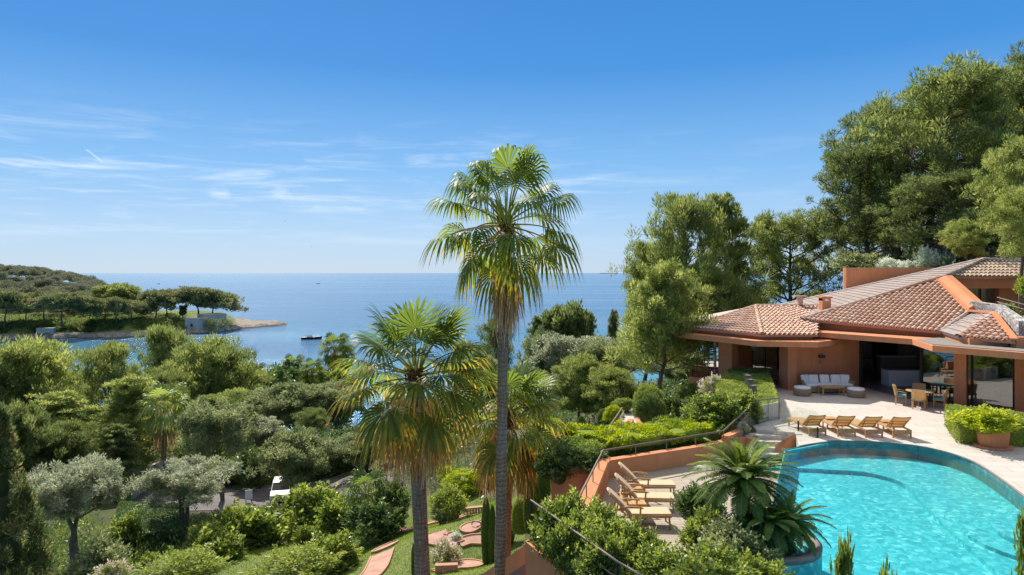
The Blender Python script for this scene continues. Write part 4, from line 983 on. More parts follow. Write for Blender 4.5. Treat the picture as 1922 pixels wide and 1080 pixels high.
# ------------------------------------------------------------------ foliage generators
def blades(Pp, U, L, W, r, shape=.45):
    n = len(Pp); L = np.broadcast_to(L, (n,))[:, None]; W = np.broadcast_to(W, (n,))[:, None]
    sd = norm(np.cross(U, norm(r.normal(size=(n, 3))))) * W / 2; mid = Pp + U * L * shape
    V = np.stack([Pp, mid + sd, Pp + U * L, mid - sd], 1).reshape(-1, 3)
    return V, np.arange(4 * n).reshape(n, 4)
def clump_points(r, cen, rad, n_per, shell=.35):
    k = len(cen); d = norm(r.normal(size=(k * n_per, 3))); q = r.random((k * n_per, 1)) ** shell
    c = np.repeat(cen, n_per, 0); ra = np.repeat(rad, n_per, 0)
    return c + d * ra * q, d
class Fol:
    def __init__(s): s.V = []; s.F = []; s.T = []; s.n = 0
    def add(s, V, Fc, t): s.V.append(V); s.F.append(Fc + s.n); s.T.append(np.broadcast_to(t, (len(Fc),))); s.n += len(V)
    def mesh(s, name, smooth=False): return mesh_np(name, np.concatenate(s.V), np.concatenate(s.F), np.concatenate(s.T), smooth)
    def clumps(s, r, cen, rad, n_per, L, W, up=.6, rnd=.5, shell=.35, hang=0):
        cen = np.asarray(cen, float); rad = np.asarray(rad, float)
        if rad.ndim == 1: rad = np.repeat(rad[:, None], 3, 1)
        Pp, d = clump_points(r, cen, rad, n_per, shell); n = len(Pp)
        U = norm(d + np.array([0, 0, up - hang]) + r.normal(size=(n, 3)) * rnd)
        V, Fc = blades(Pp, U, L * r.uniform(.6, 1.3, n), W * r.uniform(.7, 1.3, n), r)
        t = np.clip(np.repeat(r.normal(.42, .14, len(cen)), n_per) + r.normal(0, .2, n), 0, 1)
        s.add(V, Fc, t); return s
    def ico(s, cen, rad, t=.15):
        a, b = np.meshgrid(np.arange(8), np.arange(6)); vs = []
        for j in range(7):
            for i in range(8): th = math.pi * j / 6; ph = 2 * math.pi * i / 8; vs.append((math.sin(th) * math.cos(ph), math.sin(th) * math.sin(ph), math.cos(th)))
        V = np.array(vs) * rad + cen; F_ = [(j * 8 + i, j * 8 + (i + 1) % 8, (j + 1) * 8 + (i + 1) % 8, (j + 1) * 8 + i) for j in range(6) for i in range(8)]
        s.add(V, np.array(F_), t)
def bez(a, b, c, n=6):
    return [a * (1 - t) ** 2 + b * 2 * t * (1 - t) + c * t * t for t in np.linspace(0, 1, n)]
def tree_parts(seed, h, w, t0=.3, kind='dome', nl=26, rc=.9, n_per=170, L=.38, W=.055, tr=.25, bend=.06, up=.9, flat=.7, rise=.35, fork=1, sub=3, hang=0, twig=True, rnd=.5, shell=.35, spr=None):
    """trunk+limbs mesh and crown mesh of one tree, base at the origin"""
    r = np.random.default_rng(seed); tb = MB(); fo = Fol(); cen = []; rad = []
    stems = []
    for f in range(fork):
        a0 = r.uniform(0, 6.28); lean = bend * h * (1 if fork == 1 else 2.2)
        pts = [np.array([lean * math.cos(a0 + f * 6.28 / fork) * (t ** 1.4) + r.normal(0, .012 * h) * (t > 0), lean * math.sin(a0 + f * 6.28 / fork) * (t ** 1.4) + r.normal(0, .012 * h) * (t > 0), h * .96 * t]) for t in np.linspace(0, 1, 8)]
        stems.append(np.array(pts)); rr = tr / (fork ** .4)
        tb.tube([Vector(p) for p in pts], [rr * (1.35 if i == 0 else 1 - .88 * i / 7) for i in range(8)], 8)
    for i in range(nl):
        st_ = stems[i % fork]; u = (i + r.random()) / nl; t = t0 + (1 - t0) * u
        if kind == 'umbrella': t = t0 + (1 - t0) * (.55 * u + .25)
        x = t * 7; k = min(int(x), 6); b = st_[k] + (st_[k + 1] - st_[k]) * (x - k)
        if kind == 'dome': pr = math.sin(math.pi * min(1, .18 + .8 * u)) ** .75
        elif kind == 'cone': pr = (1 - u) ** .75 * .92 + .10
        elif kind == 'umbrella': pr = .35 + .65 * r.random() ** .6
        elif kind == 'round': pr = .45 + .55 * math.sin(math.pi * min(1, .25 + .7 * u))
        elif kind == 'spread': pr = .6 + .4 * r.random()
        az_ = i * 2.399 + r.normal(0, .35); rr = w / 2 * pr * r.uniform(.72, 1.08)
        e = b.copy(); e[0] += math.cos(az_) * rr; e[1] += math.sin(az_) * rr
        e[2] += rise * rr * r.uniform(.5, 1.3)
        if kind == 'umbrella': rl = rr / (w / 2); e[2] = h * (.93 - .34 * rl ** 2.2 + r.normal(0, .05))
        if kind in ('round', 'spread'): e[2] = min(h * .97, e[2] + .1 * h * r.random())
        mdl = (b + e) / 2; mdl[2] += (-.12 if kind != 'umbrella' else -.2) * rr * r.uniform(.3, 1.2)
        pts = bez(b, mdl, e, 6); br_ = max(.018, tr * .42 * (1 - t * .7))
        tb.tube([Vector(p) for p in pts], [br_ * (1 - .8 * j / 5) for j in range(6)], 5, False)
        for j in range(sub):
            s_ = r.uniform(.45, 1.02) if kind != 'umbrella' else r.uniform(.6, 1.05)
            x = min(s_, 1) * 5; k = min(int(x), 4); c = pts[k] + (pts[k + 1] - pts[k]) * (x - k)
            off = r.normal(0, 1, 3) * (spr or rc) * (.75 if j else .25); off[2] = abs(off[2]) * .7 if kind != 'cone' else off[2] * .5
            c2 = c + off; q = rc * r.uniform(.6, 1.25) * (1 if kind != 'cone' else (.55 + .6 * (1 - u)))
            cen.append(c2); rad.append((q, q, q * flat))
            if twig and j: tb.tube([Vector(c), Vector((c + c2) / 2 + r.normal(0, .05, 3)), Vector(c2)], [br_ * .4, br_ * .28, .008], 4, False)
    if kind in ('dome', 'cone', 'round'):
        for st_ in stems:
            for q in (.88, .95, 1.0): cen.append(st_[-1] * q + r.normal(0, rc * .3, 3) * (1, 1, .3)); rad.append((rc * .7, rc * .7, rc * .9))
    fo.clumps(r, cen, rad, n_per, L, W, up, rnd, shell, hang)
    return tb.mesh('trunk'), fo.mesh('crown')
TREE = {}
def extents(me):
    co = np.empty(len(me.vertices) * 3, np.float32); me.vertices.foreach_get('co', co); co = co.reshape(-1, 3)
    lo = np.percentile(co, 1, 0); hi = np.percentile(co, 99, 0); return float(np.percentile(co[:, 2], 99.6)), float(((hi - lo)[0] + (hi - lo)[1]) / 2)
def proto(key, h, w, **k): p_ = tree_parts(h=h, w=w, **k); TREE[key] = (p_, *extents(p_[1]))
proto('pineA', 15, 11, seed=1, t0=.25, nl=40, rc=.62, spr=1.15, n_per=110, L=.62, W=.085, tr=.27, sub=11, flat=1.35, up=1.5, rnd=.38)
proto('pineA2', 15, 11, seed=12, t0=.2, nl=42, rc=.62, spr=1.1, n_per=110, L=.6, W=.085, tr=.27, sub=11, rise=.55, flat=1.35, up=1.5, rnd=.38)
proto('pineB', 16, 8, seed=2, t0=.12, kind='cone', nl=54, rc=.5, spr=.95, n_per=62, L=.5, W=.085, tr=.25, sub=8, rise=.4, flat=.7, up=1.0)
proto('pineC', 15, 7.5, seed=3, t0=.18, kind='dome', nl=40, rc=.46, spr=.95, n_per=62, L=.52, W=.075, tr=.22, sub=10, rise=.8, flat=1.4, up=1.6, rnd=.36, fork=2)
proto('pineN', 10.5, 7.2, seed=5, t0=.44, kind='dome', nl=36, rc=.38, spr=.72, n_per=95, L=.30, W=.05, tr=.19, sub=10, rise=.28, up=.6, bend=.05)
proto('pineV', 10.5, 6.6, seed=15, t0=.33, kind='cone', nl=46, rc=.40, spr=.62, n_per=105, L=.32, W=.05, tr=.18, sub=9, rise=.5, up=1.1, flat=1.1, bend=.05, rnd=.4)
proto('pineR', 12, 11.5, seed=6, t0=.3, kind='round', nl=36, rc=.48, spr=1.0, n_per=80, L=.42, W=.07, tr=.34, sub=11, flat=.65, rise=.45, bend=.1)
proto('hill1', 17, 13, seed=7, t0=.26, kind='dome', nl=38, rc=.56, spr=1.25, n_per=80, L=.5, W=.08, tr=.40, sub=12, flat=.75, rise=.35, bend=.14)
proto('hill2', 16, 12, seed=8, t0=.25, kind='round', nl=36, rc=.55, spr=1.2, n_per=80, L=.5, W=.08, tr=.38, sub=12, flat=.75, bend=.1)
proto('umb1', 14, 15, seed=9, t0=.4, kind='umbrella', nl=36, rc=1.5, spr=1.9, n_per=90, L=1.0, W=.35, tr=.4, sub=7, flat=.7, bend=.08)
proto('umb2', 13, 14, seed=10, t0=.35, kind='umbrella', nl=32, rc=1.5, spr=2.0, n_per=90, L=1.0, W=.35, tr=.38, sub=7, flat=.75, bend=.12)
proto('oliveA', 5.2, 5.4, seed=20, t0=.52, kind='round', nl=22, rc=.34, spr=.5, n_per=130, rise=.45, L=.21, W=.05, tr=.26, sub=10, up=.3, flat=.8, hang=0, fork=2, bend=.05, rnd=.8)
proto('oliveB', 5.4, 5.6, seed=21, t0=.50, kind='spread', nl=22, rc=.34, spr=.5, n_per=130, rise=.42, L=.21, W=.05, tr=.28, sub=10, up=.4, flat=.75, fork=3, bend=.05, rnd=.8)
proto('oliveT', 8, 7, seed=22, t0=.40, kind='round', nl=26, rc=.42, spr=.7, n_per=100, rise=.6, L=.29, W=.08, tr=.22, sub=10, up=.5, flat=1.0, fork=3, bend=.05, rnd=.8)
proto('oliveU', 7, 7, seed=26, t0=.3, kind='dome', nl=28, rc=.5, spr=.9, n_per=110, L=.34, W=.10, tr=.2, sub=9, up=.7, flat=1.0, fork=4, bend=.07, rnd=.8)
proto('broad', 9, 8, seed=23, t0=.25, kind='round', nl=28, rc=.6, spr=1.1, n_per=90, L=.42, W=.22, tr=.25, sub=9, up=.1, flat=.9, rnd=.9)
proto('sapling', 2.6, 1.9, seed=25, t0=.22, kind='cone', nl=22, rc=.17, n_per=26, L=.19, W=.075, tr=.022, sub=2, up=.9, flat=1.2, rise=1.0, twig=True)
def put_tree(key, loc, hgt, wid, m, label, name='pine_tree', bark='bark', rz=None, group=None, cat='tree', lean=(0, 0)):
    (tm, cm), h, w = TREE[key]
    e = empty(name, loc, 0, label, cat, group, (wid / w, wid / w, hgt / h))
    e.rotation_euler = (lean[0], lean[1], random.uniform(0, 6.28) if rz is None else rz)
    link('trunk', tm, M[bark], e); link('crown', cm, M[m], e); return e
def tree_px(key, px, d, ytop, wpx, m, label, zb=None, **k):
    x = (px - CX) * d / F; z = h1(x, d) - .15 if zb is None else zb; zt = (HY - ytop) * d / F
    return put_tree(key, (x, d, z), max(zt - z, .5), wpx * d / F, m, label, **k)

# ------------------------------------------------------------------ shrubs and hedges (unit size: about 2 m across, 2 m high)
def shrub_mesh(seed, n_cl, rc, n_per, L, W, up=.6, lump=.8, flat=.8, rnd=.7, rough_=.28, sprigs=70):
    r = np.random.default_rng(seed); d = norm(r.normal(size=(n_cl, 3))); d[:, 2] = np.abs(d[:, 2]) * 1.25 - .32
    ph = r.uniform(0, 6.28, 6); A_ = np.arctan2(d[:, 1], d[:, 0]); lum = 1 + rough_ * (.5 * np.sin(2 * A_ + ph[0] + 2 * d[:, 2]) + .4 * np.sin(3 * A_ + ph[1] - 3 * d[:, 2]) + .4 * np.sin(5 * A_ + ph[2] + 4 * d[:, 2])) + r.normal(0, rough_ * .35, n_cl)
    cen = d * (lump * .92 * lum)[:, None] * [1, 1, .95] + [0, 0, .82]; cen[:, 2] = np.clip(cen[:, 2], .12, None)
    fo = Fol(); fo.clumps(r, cen, np.full(n_cl, rc) * r.uniform(.55, 1.4, n_cl), n_per, L, W, up, rnd, .45); fo.ico(np.array([0, 0, .66]), np.array([.56, .56, .62]))
    k = r.integers(0, n_cl, sprigs)                       # young shoots standing proud of the outline
    for i in k:
        u = norm(d[i] + np.array([0, 0, .9]) + r.normal(0, .3, 3)); m_ = 7; t_ = np.linspace(.2, 1, m_)[:, None]; Pp = cen[i] + u * rc * (.7 + 1.0 * t_); U = norm(u + r.normal(0, .7, (m_, 3))); V, Fc = blades(Pp, U, L * .9, W, r); fo.add(V, Fc, np.clip(.75 + r.normal(0, .15, m_), 0, 1))
    st_ = MB()
    for i in range(7):
        a = i * .9; st_.tube([Vector((0, 0, 0)), Vector((.2 * math.cos(a), .2 * math.sin(a), .4)), Vector((.55 * math.cos(a), .55 * math.sin(a), 1.05))], [.035, .025, .01], 5, False)
    lm = fo.mesh('leaves'); h_, w_ = extents(lm); k_ = np.array([2 / w_, 2 / w_, 1.9 / h_], np.float32); co = np.empty(len(lm.vertices) * 3, np.float32); lm.vertices.foreach_get('co', co); lm.vertices.foreach_set('co', (co.reshape(-1, 3) * k_).ravel()); lm.update()
    return lm, st_.mesh('stem')
SHR = {'fine': shrub_mesh(30, 60, .26, 150, .13, .045), 'fine2': shrub_mesh(31, 52, .30, 160, .13, .045), 'coarse': shrub_mesh(32, 46, .30, 120, .19, .08),
       'coarse2': shrub_mesh(33, 44, .32, 120, .19, .08), 'near': shrub_mesh(34, 80,   .24, 140, .14, .06, .5, rough_=.36, sprigs=160), 'near2': shrub_mesh(35, 70, .27, 150, .14, .06, .5, rough_=.4, sprigs=160), 'ball': shrub_mesh(36, 130, .16, 90, .09, .035, .3, .86, rough_=.05, sprigs=10), 'wild': shrub_mesh(37, 34, .34, 140, .2, .06, 1.0, .95)}
def put_shrub(key, loc, sx, sz, m, label, name='shrub', group=None, cat='shrub', sy=None, rz=None):
    lm, sm = SHR[key]
    e = empty(name, loc, random.uniform(0, 6.28) if rz is None else rz, label, cat, group, (sx / 2, (sy or sx) / 2, sz / 1.9))
    link('leaves', lm, M[m], e); link('stem', sm, M['bark'], e); return e
def shrub_px(key, px, ybot, wpx, hpx, m, label, d=None, z=None, **k):
    if d is None: g = ground(px, ybot); d = g.y; z = g.z
    elif z is None: z = (HY - ybot) * d / F
    return put_shrub(key, ((px - CX) * d / F, d, z - .1), wpx * d / F, hpx * d / F + .1, m, label, **k)
def column_mesh(seed, n, L, W, blunt=.5):
    """clipped column cypress, unit height and diameter"""
    r = np.random.default_rng(seed); fo = Fol(); t = r.random(n) ** .9; a = r.uniform(0, 6.28, n)
    prof = lambda t: .5 * np.minimum(1, .72 + .9 * t) * np.where(t > blunt, np.sqrt(np.clip(1 - ((t - blunt) / (1.0 - blunt)) ** 2, 0, 1)), 1)
    ra = prof(t) * (1 + .05 * np.sin(a * 3 + t * 9)); Pp = np.stack([ra * np.cos(a), ra * np.sin(a), t], -1)
    U = norm(np.stack([np.cos(a), np.sin(a), np.full(n, .9)], -1) + r.normal(size=(n, 3)) * .45)
    V, Fc = blades(Pp, U, L, W, r); fo.add(V, Fc, np.clip(r.normal(.42, .22, n), 0, 1))
    nt_, na = 12, 14; tv = np.linspace(0, .99, nt_); V = np.array([(prof(np.array(q)) * .95 * math.cos(k * 6.2832 / na), prof(np.array(q)) * .95 * math.sin(k * 6.2832 / na), q) for q in tv for k in range(na)])
    fo.add(V, np.array([(i * na + k, i * na + (k + 1) % na, (i + 1) * na + (k + 1) % na, (i + 1) * na + k) for i in range(nt_ - 1) for k in range(na)]), .2)
    return fo.mesh('foliage')
COLM = column_mesh(40, 5200, .05, .03)
BALLM = column_mesh(41, 6000, .05, .035, .35)
def column_px(px, ybot, ytop, wpx, m, label, d=None, mesh=None, name='cypress_column', cat='cypress', group='clipped cypress columns'):
    if d is None: g = ground(px, ybot); d = g.y
    z = (HY - ybot) * d / F; hgt = (ybot - ytop) * d / F; wd = wpx * d / F
    e = link(name, mesh or COLM, M[m]); e.location = ((px - CX) * d / F, d, z); e.scale = (wd, wd, hgt); e.rotation_euler = (0, 0, random.uniform(0, 6.28))
    return tag(e, label, cat, group)
def hedge(name, poly, z0, z1, m, label, dens=420, L=.09, W=.04, seed=50, top_only=False, group=None, lump=.05, cat='hedge', up=.3):
    r = np.random.default_rng(seed); pl = np.array([(p[0], p[1]) for p in poly]); fo = Fol(); Z1 = (lambda x, y: np.full(x.shape, float(z1))) if not callable(z1) else z1
    x0, y0 = pl.min(0); x1, y1 = pl.max(0); n = int((x1 - x0) * (y1 - y0) * dens)
    X = r.uniform(x0, x1, n); Y = r.uniform(y0, y1, n); k = in_poly(X, Y, pl); X = X[k]; Y = Y[k]
    Zt = Z1(X, Y) + (vnoise(X * 2.3 + 9, Y * 2.3 + 5, 4) - .5) * lump * 2; Pp = np.stack([X, Y, Zt], -1)
    U = norm(np.array([0, 0, 1.0]) + r.normal(size=Pp.shape) * .75); V, Fc = blades(Pp - U * L * .3, U, L * r.uniform(.6, 1.3, len(X)), W, r); fo.add(V, Fc, np.clip(.42 + (vnoise(X * 1.5, Y * 1.5, 5) - .5) * .6 + r.normal(0, .18, len(X)), 0, 1))
    m_ = len(pl)
    if not top_only:
        for i in range(m_):
            a = pl[i]; b = pl[(i + 1) % m_]; ln_ = np.hypot(*(b - a)); n = int(ln_ * max(z1 - z0 if not callable(z1) else 1, .2) * dens)
            t = r.random(n); nn = np.array([b[1] - a[1], -(b[0] - a[0])]) / ln_
            if in_poly(np.array([(a[0] + b[0]) / 2 + nn[0] * .05]), np.array([(a[1] + b[1]) / 2 + nn[1] * .05]), pl)[0]: nn = -nn
            XY = a + (b - a) * t[:, None]; zt = Z1(XY[:, 0], XY[:, 1]); Zs = z0 + (zt - z0) * r.random(n); Pp = np.concatenate([XY + nn * ((vnoise(XY[:, 0] * 3 + XY[:, 1] * 2, Zs * 3, 6) - .5) * lump * 2)[:, None], Zs[:, None]], 1)
            U = norm(np.array([nn[0], nn[1], up]) + r.normal(size=Pp.shape) * .75); V, Fc = blades(Pp - U * L * .3, U, L * r.uniform(.6, 1.3, n), W, r); fo.add(V, Fc, np.clip(.4 + r.normal(0, .2, n), 0, 1))
    c_ = pl.mean(0); inn = c_ + (pl - c_) * .97
    mb = MB(); mb.prism([tuple(p) for p in inn], z0, (lambda p: float(Z1(np.array([p[0]]), np.array([p[1]]))[0]) - .05)); 
    me = mb.mesh('core')
    # leaves and woody core in one mesh
    o = link(name, fo.mesh(name), M[m]); tag(o, label, cat, group)
    core = link('core', me, M[m], o); return o

# ------------------------------------------------------------------ palms
def fan_palm(seed, n, Lp, Lb, e_hi, e_lo, stiff_=(.5, .3), nseg=30, drymin=.78, yellow=.3):
    """crown mesh of a fan palm around the origin"""
    r = np.random.default_rng(seed); fo = Fol(); pet = MB()
    for i in range(n):
        f = (i + .5) / n; az_ = i * 2.399 + r.normal(0, .15); el_ = R(e_hi + (e_lo - e_hi) * f ** 1.1 + r.normal(0, 5))
        stiff = np.clip(stiff_[0] + (stiff_[1] - stiff_[0]) * f + r.normal(0, .08), .05, .95)
        lp = Lp * r.uniform(.85, 1.15) * (.98 + .12 * min(1, f * 2)); lb = Lb * r.uniform(.85, 1.12); hd = np.array([math.cos(az_), math.sin(az_), 0.])
        p = np.array([0, 0, .25 - .5 * f]) + hd * .12; pts = [p]; dirv = None
        for j in range(6):
            ee = el_ - R(22) * (j / 5) ** 1.5 * (1 - .3 * stiff); dirv = hd * math.cos(ee) + np.array([0, 0, math.sin(ee)]); p = p + dirv * lp / 6; pts.append(p)
        pet.tube([Vector(q) for q in pts], [.03 - .003 * j for j in range(7)], 5, False, tint=.62 if f < .7 else .8)
        side = norm(np.cross(dirv, [0, 0, 1.])) ; nrm_ = norm(np.cross(side, dirv)); hub = pts[-1]
        age = 1 if r.random() < max(0, (f - drymin) / (1 - drymin + 1e-6)) else 0
        spread = R(118) if not age else R(75); tw = r.normal(0, .25); side = side * math.cos(tw) + nrm_ * math.sin(tw); nrm_ = norm(np.cross(side, dirv))
        for s_ in range(nseg):
            an = spread * (2 * (s_ + .5) / nseg - 1); ln_ = lb * (1 - .32 * abs(an / R(118)) ** 1.5) * r.uniform(.93, 1.05)
            d0 = dirv * math.cos(an) + side * math.sin(an) + nrm_ * (.14 * (1 if s_ % 2 else -1) * .4)
            wd = np.cross(nrm_, d0); wmax = 2 * ln_ * .5 * math.tan(spread / nseg) * .98
            ss = np.array([.04, .3, .55, .75, .9, 1.0]); wv = np.array([.10, .66, 1.14, .8, .34, .03]) * wmax; V = []
            for a_, w_ in zip(ss, wv):
                q = hub + d0 * ln_ * a_; dr = max(0, a_ - (.50 + .2 * stiff)) ; cup = -.10 * lb * (math.sin(an)) ** 2 * a_
                q = q + np.array([0, 0, -1.]) * (dr ** 1.3 * ln_ * (2.2 - 1.75 * stiff)) - d0 * dr ** 1.7 * ln_ * (.55 - .4 * stiff) + nrm_ * cup
                V += [q - wd * w_ / 2, q + wd * w_ / 2]
            Fc = np.array([(2 * k, 2 * k + 1, 2 * k + 3, 2 * k + 2) for k in range(5)])
            base = r.normal(.3, .10) + .12 * f; tv = np.clip(np.array([base, base, base, base + .05, base + .12]) + (f > .4) * yellow * r.random() * np.array([0, .1, .3, .8, 1]), 0, .8)
            if age: tv = np.clip(r.normal(.9, .08) + np.zeros(5), .72, 1)
            fo.add(np.array(V), Fc, tv)
    V = np.array(pet.v); Fq = np.array(pet.f); fo.add(V, Fq, np.array(pet.t))
    return fo.mesh('crown')
def dry_skirt(seed, n, r0, Ls, spread, Wd=.05):
    r = np.random.default_rng(seed); fo = Fol()
    for i in range(n):
        a = r.uniform(0, 6.28); z0 = -r.uniform(0, .9) * Ls * .45; rr = r0 + r.uniform(0, .35) * spread; L = Ls * r.uniform(.35, .75); wv = Wd * r.uniform(.5, 1.3); V = []
        tx = r.normal(0, .12, 2)
        for t in np.linspace(0, 1, 5):
            q = np.array([math.cos(a) * (rr + spread * .35 * math.sin(t * 2.2)) + tx[0] * t, math.sin(a) * (rr + spread * .35 * math.sin(t * 2.2)) + tx[1] * t, z0 - L * t]); sd = np.array([-math.sin(a + tx[0] * 5), math.cos(a + tx[0] * 5), 0]) * wv / 2 * (1 - .8 * t)
            V += [q - sd, q + sd]
        fo.add(np.array(V), np.array([(2 * k, 2 * k + 1, 2 * k + 3, 2 * k + 2) for k in range(4)]), np.clip(r.normal(.5, .25), 0, 1))
    return fo.mesh('dry_skirt')
def palm(px, py, d, zbase, crown, skirt, r0, r1, label, px_base=None, sc_=1.0, name='fan_palm', boot=.9, group=None, sk_off=-.5, leaf='palm'):
    top = P(px, py, d); xb = top.x if px_base is None else (px_base - CX) * d / F
    e = empty(name, (xb, d, zbase), 0, label, 'palm', group); o = Vector((xb, d, zbase)); hgt = top.z - zbase; dx = top.x - xb
    pts = [Vector((dx * t + .06 * math.sin(t * 5), .05 * math.sin(t * 4), hgt * t)) for t in np.linspace(0, 1, 26)]
    rw_ = random.Random(int(px)); rad = [(r0 * (1.35 if i == 0 else 1) + (r1 - r0) * i / 25) * rw_.uniform(.96, 1.05) for i in range(26)]
    MB().tube(pts, rad, 16).build('trunk', M['bark_palm'], e)
    if boot:
        rb = MB(); rr = random.Random(5)
        rb.tube([pts[-1] - Vector((0, 0, boot)), pts[-1] - Vector((0, 0, boot * .5)), pts[-1] + Vector((0, 0, .2))], [r1 * 1.12, r1 * 1.3, r1 * .9], 14)
        for i in range(26):
            a = i * 2.4; z = -boot + boot * i / 26; q = pts[-1] + Vector((math.cos(a) * r1 * 1.15, math.sin(a) * r1 * 1.15, z)); rb.bar(q, q + Vector((math.cos(a) * .10, math.sin(a) * .10, .22)), .08, .03)
        rb.build('boot', M['bark_red'], e)
    c_ = link('crown', crown, M[leaf], e); c_.location = pts[-1]; c_.scale = (sc_,) * 3
    if skirt: s_ = link('dry_skirt', skirt, M['palm_dry'], e); s_.location = pts[-1] + Vector((0, 0, sk_off)); s_.scale = (sc_,) * 3
    return e
pc1 = fan_palm(60, 36, 1.18, 1.08, 86, -50, (.55, .15), 34, .95, .35)
palm(954, 419, 18, h1(-.3, 18) - .3, pc1, dry_skirt(61, 380, .17, 2.3, .34), .17, .125, 'tall fan palm with a ragged brown skirt, its crown against the open sky', px_base=921, sk_off=-1.0, boot=1.0, sc_=.92)
pc2 = fan_palm(62, 40, 1.08, 1.25, 84, -58, (.92, .3), 34, .82, .8)
palm(785, 704, 19, h1(-2.6, 19) - .3, pc2, dry_skirt(63, 520, .28, 2.3, .9), .245, .19, 'broad fan palm with yellowing fronds and a thick trunk on the lawn side', px_base=797, sk_off=-.6, boot=.5)
pc3 = fan_palm(64, 36, 1.1, 1.25, 82, -56, (.85, .3), 30, .80, .95)
palm(955, 775, 26, h1(0, 26) - .3, pc3, dry_skirt(65, 480, .28, 2.6, 1.0), .24, .2, 'lower yellow green fan palm half hidden behind the tall palm trunk', px_base=940, sk_off=-.5, boot=.5)
pc4 = fan_palm(66, 34, 1.2, 1.5, 78, -60, (.6, .4), 20, .95, .2)
g = ground(303, 893)
palm(312, 764, g.y, g.z - .2, pc4, dry_skirt(67, 300, .25, 3.6, 1.3, .09), .26, .24, 'lone fan palm with a bare pale trunk by the cream gate wall', px_base=303, sc_=g.y / 75 * 1.18, boot=0, sk_off=-.5, leaf='palm_light')
SKD = dry_skirt(69, 200, .3, 2.5, 1.1, .09)
for px, py, d, sc_, lb in ((630, 655, 135, 1.5, 'dark fan palm standing tallest beside the turquoise water'), (551, 690, 128, 1.15, 'small bright palm head rising from the dark glossy tree'), (588, 695, 122, 1.0, 'small pale palm head right of the dark glossy tree'), (482, 700, 126, .9, 'low palm head at the left end of the dark glossy tree'), (648, 668, 138, 1.1, 'squat fan palm just right of the tallest waterside palm')):
    palm(px, py, d, h1((px - CX) * d / F, d) - .3, pc4, SKD, .3, .28, lb, sc_=sc_, boot=0, group='distant palms by the water')
gg = ground(692, 1010)
palm(690, 925, gg.y, gg.z - .2, pc4, None, .16, .15, 'young fan palm growing out of the dark garden shrubs by the lawn', sc_=.72, boot=0)

# pinnate cycads
def cycad_mesh(seed, n, L, e_hi, e_lo):
    r = np.random.default_rng(seed); fo = Fol()
    for i in range(n):
        f = (i + .5) / n; az_ = i * 2.399 + r.normal(0, .1); el_ = R(e_hi + (e_lo - e_hi) * f ** .85 + r.normal(0, 5)); hd = np.array([math.cos(az_), math.sin(az_), 0.]); ln_ = L * r.uniform(.85, 1.1) * (.85 if f < .15 else 1)
        m_ = 44; p = hd * .06; pts = [p]; ds = []
        for j in range(m_):
            ee = el_ - R(56) * (j / m_) ** 1.5; dv = hd * math.cos(ee) + np.array([0, 0, math.sin(ee)]); ds.append(dv); p = p + dv * ln_ / m_; pts.append(p)
        t0 = np.clip(r.normal(.4, .15), 0, 1); sd = np.array([-hd[1], hd[0], 0.]); V = []; 
        for j in range(m_ + 1): V += [pts[j] - sd * .012 * (1 - .7 * j / m_), pts[j] + sd * .012 * (1 - .7 * j / m_)]
        fo.add(np.array(V), np.array([(2 * k, 2 * k + 1, 2 * k + 3, 2 * k + 2) for k in range(m_)]), .8)
        for j in range(4, m_):
            dv = ds[j]; upv = norm(np.cross(sd, dv)); q = pts[j]; fl_ = .215 * ln_ / 1.3 * math.sin(math.pi * min(1, .18 + .8 * j / m_)) ** .6 * (1 if j < m_ - 4 else .6)
            for s_ in (-1, 1):
                u = norm(sd * s_ * .85 + dv * .55 + upv * .30 + r.normal(0, .05, 3)); wv = dv * .026; tip = q + u * fl_ - upv * .03
                fo.add(np.array([q - wv * .5, q + wv * .5, q + u * fl_ * .6 + wv * .7, tip, ]).reshape(4, 3), np.array([[0, 1, 2, 3]]), float(np.clip(t0 + r.normal(0, .12), 0, 1)))
    return fo.mesh('fronds')
def cycad(loc, zt, mesh, s, label, tr):
    e = empty('cycad', loc, random.uniform(0, 6), label, 'cycad'); hh = zt - loc[2]
    b = MB(); rr = random.Random(2); n_ = 14
    b.tube([Vector((.03 * math.sin(i), .03 * math.cos(i * 2), hh * i / n_)) for i in range(n_ + 1)], [tr * (1 + .08 * (i % 2)) for i in range(n_ + 1)], 12); b.build('trunk', M['bark'], e)
    o = link('fronds', mesh, M['cycad'], e); o.location = (0, 0, hh); o.scale = (s,) * 3
    return e
pc = (6.15, 16.4)
ring_ = empty('round_planter', (pc[0], pc[1], -7.2), 0, 'round concrete rimmed planter standing in the pool edge under the cycads', 'planter')
MB().lathe([(1.18, 0), (1.18, .70), (1.2, .74), (1.2, .80), (.98, .80), (.98, .55)], n=48).build('rim', M['concrete'], ring_)
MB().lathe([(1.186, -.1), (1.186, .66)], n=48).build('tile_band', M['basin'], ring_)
MB().lathe([(.99, .56), (.98, .62), (.5, .68), (.01, .7)], n=30).build('soil', M['soil'], ring_)
cm1 = cycad_mesh(70, 92, 1.34, 88, -20); cm2 = cycad_mesh(71, 52, 1.15, 70, -35)
cycad((5.6, 16.5, -6.5), -4.95, cm1, 1.0, 'tall sago cycad with a bright rosette above the pool corner', .16)
cycad((6.5, 16.1, -6.5), -5.85, cm2, .85, 'dark drooping sago cycad leaning over the pool water', .15)
cycad((5.95, 15.75, -6.5), -5.75, cm2, .78, 'lower shaded sago cycad inside the round planter below the tall one', .14)

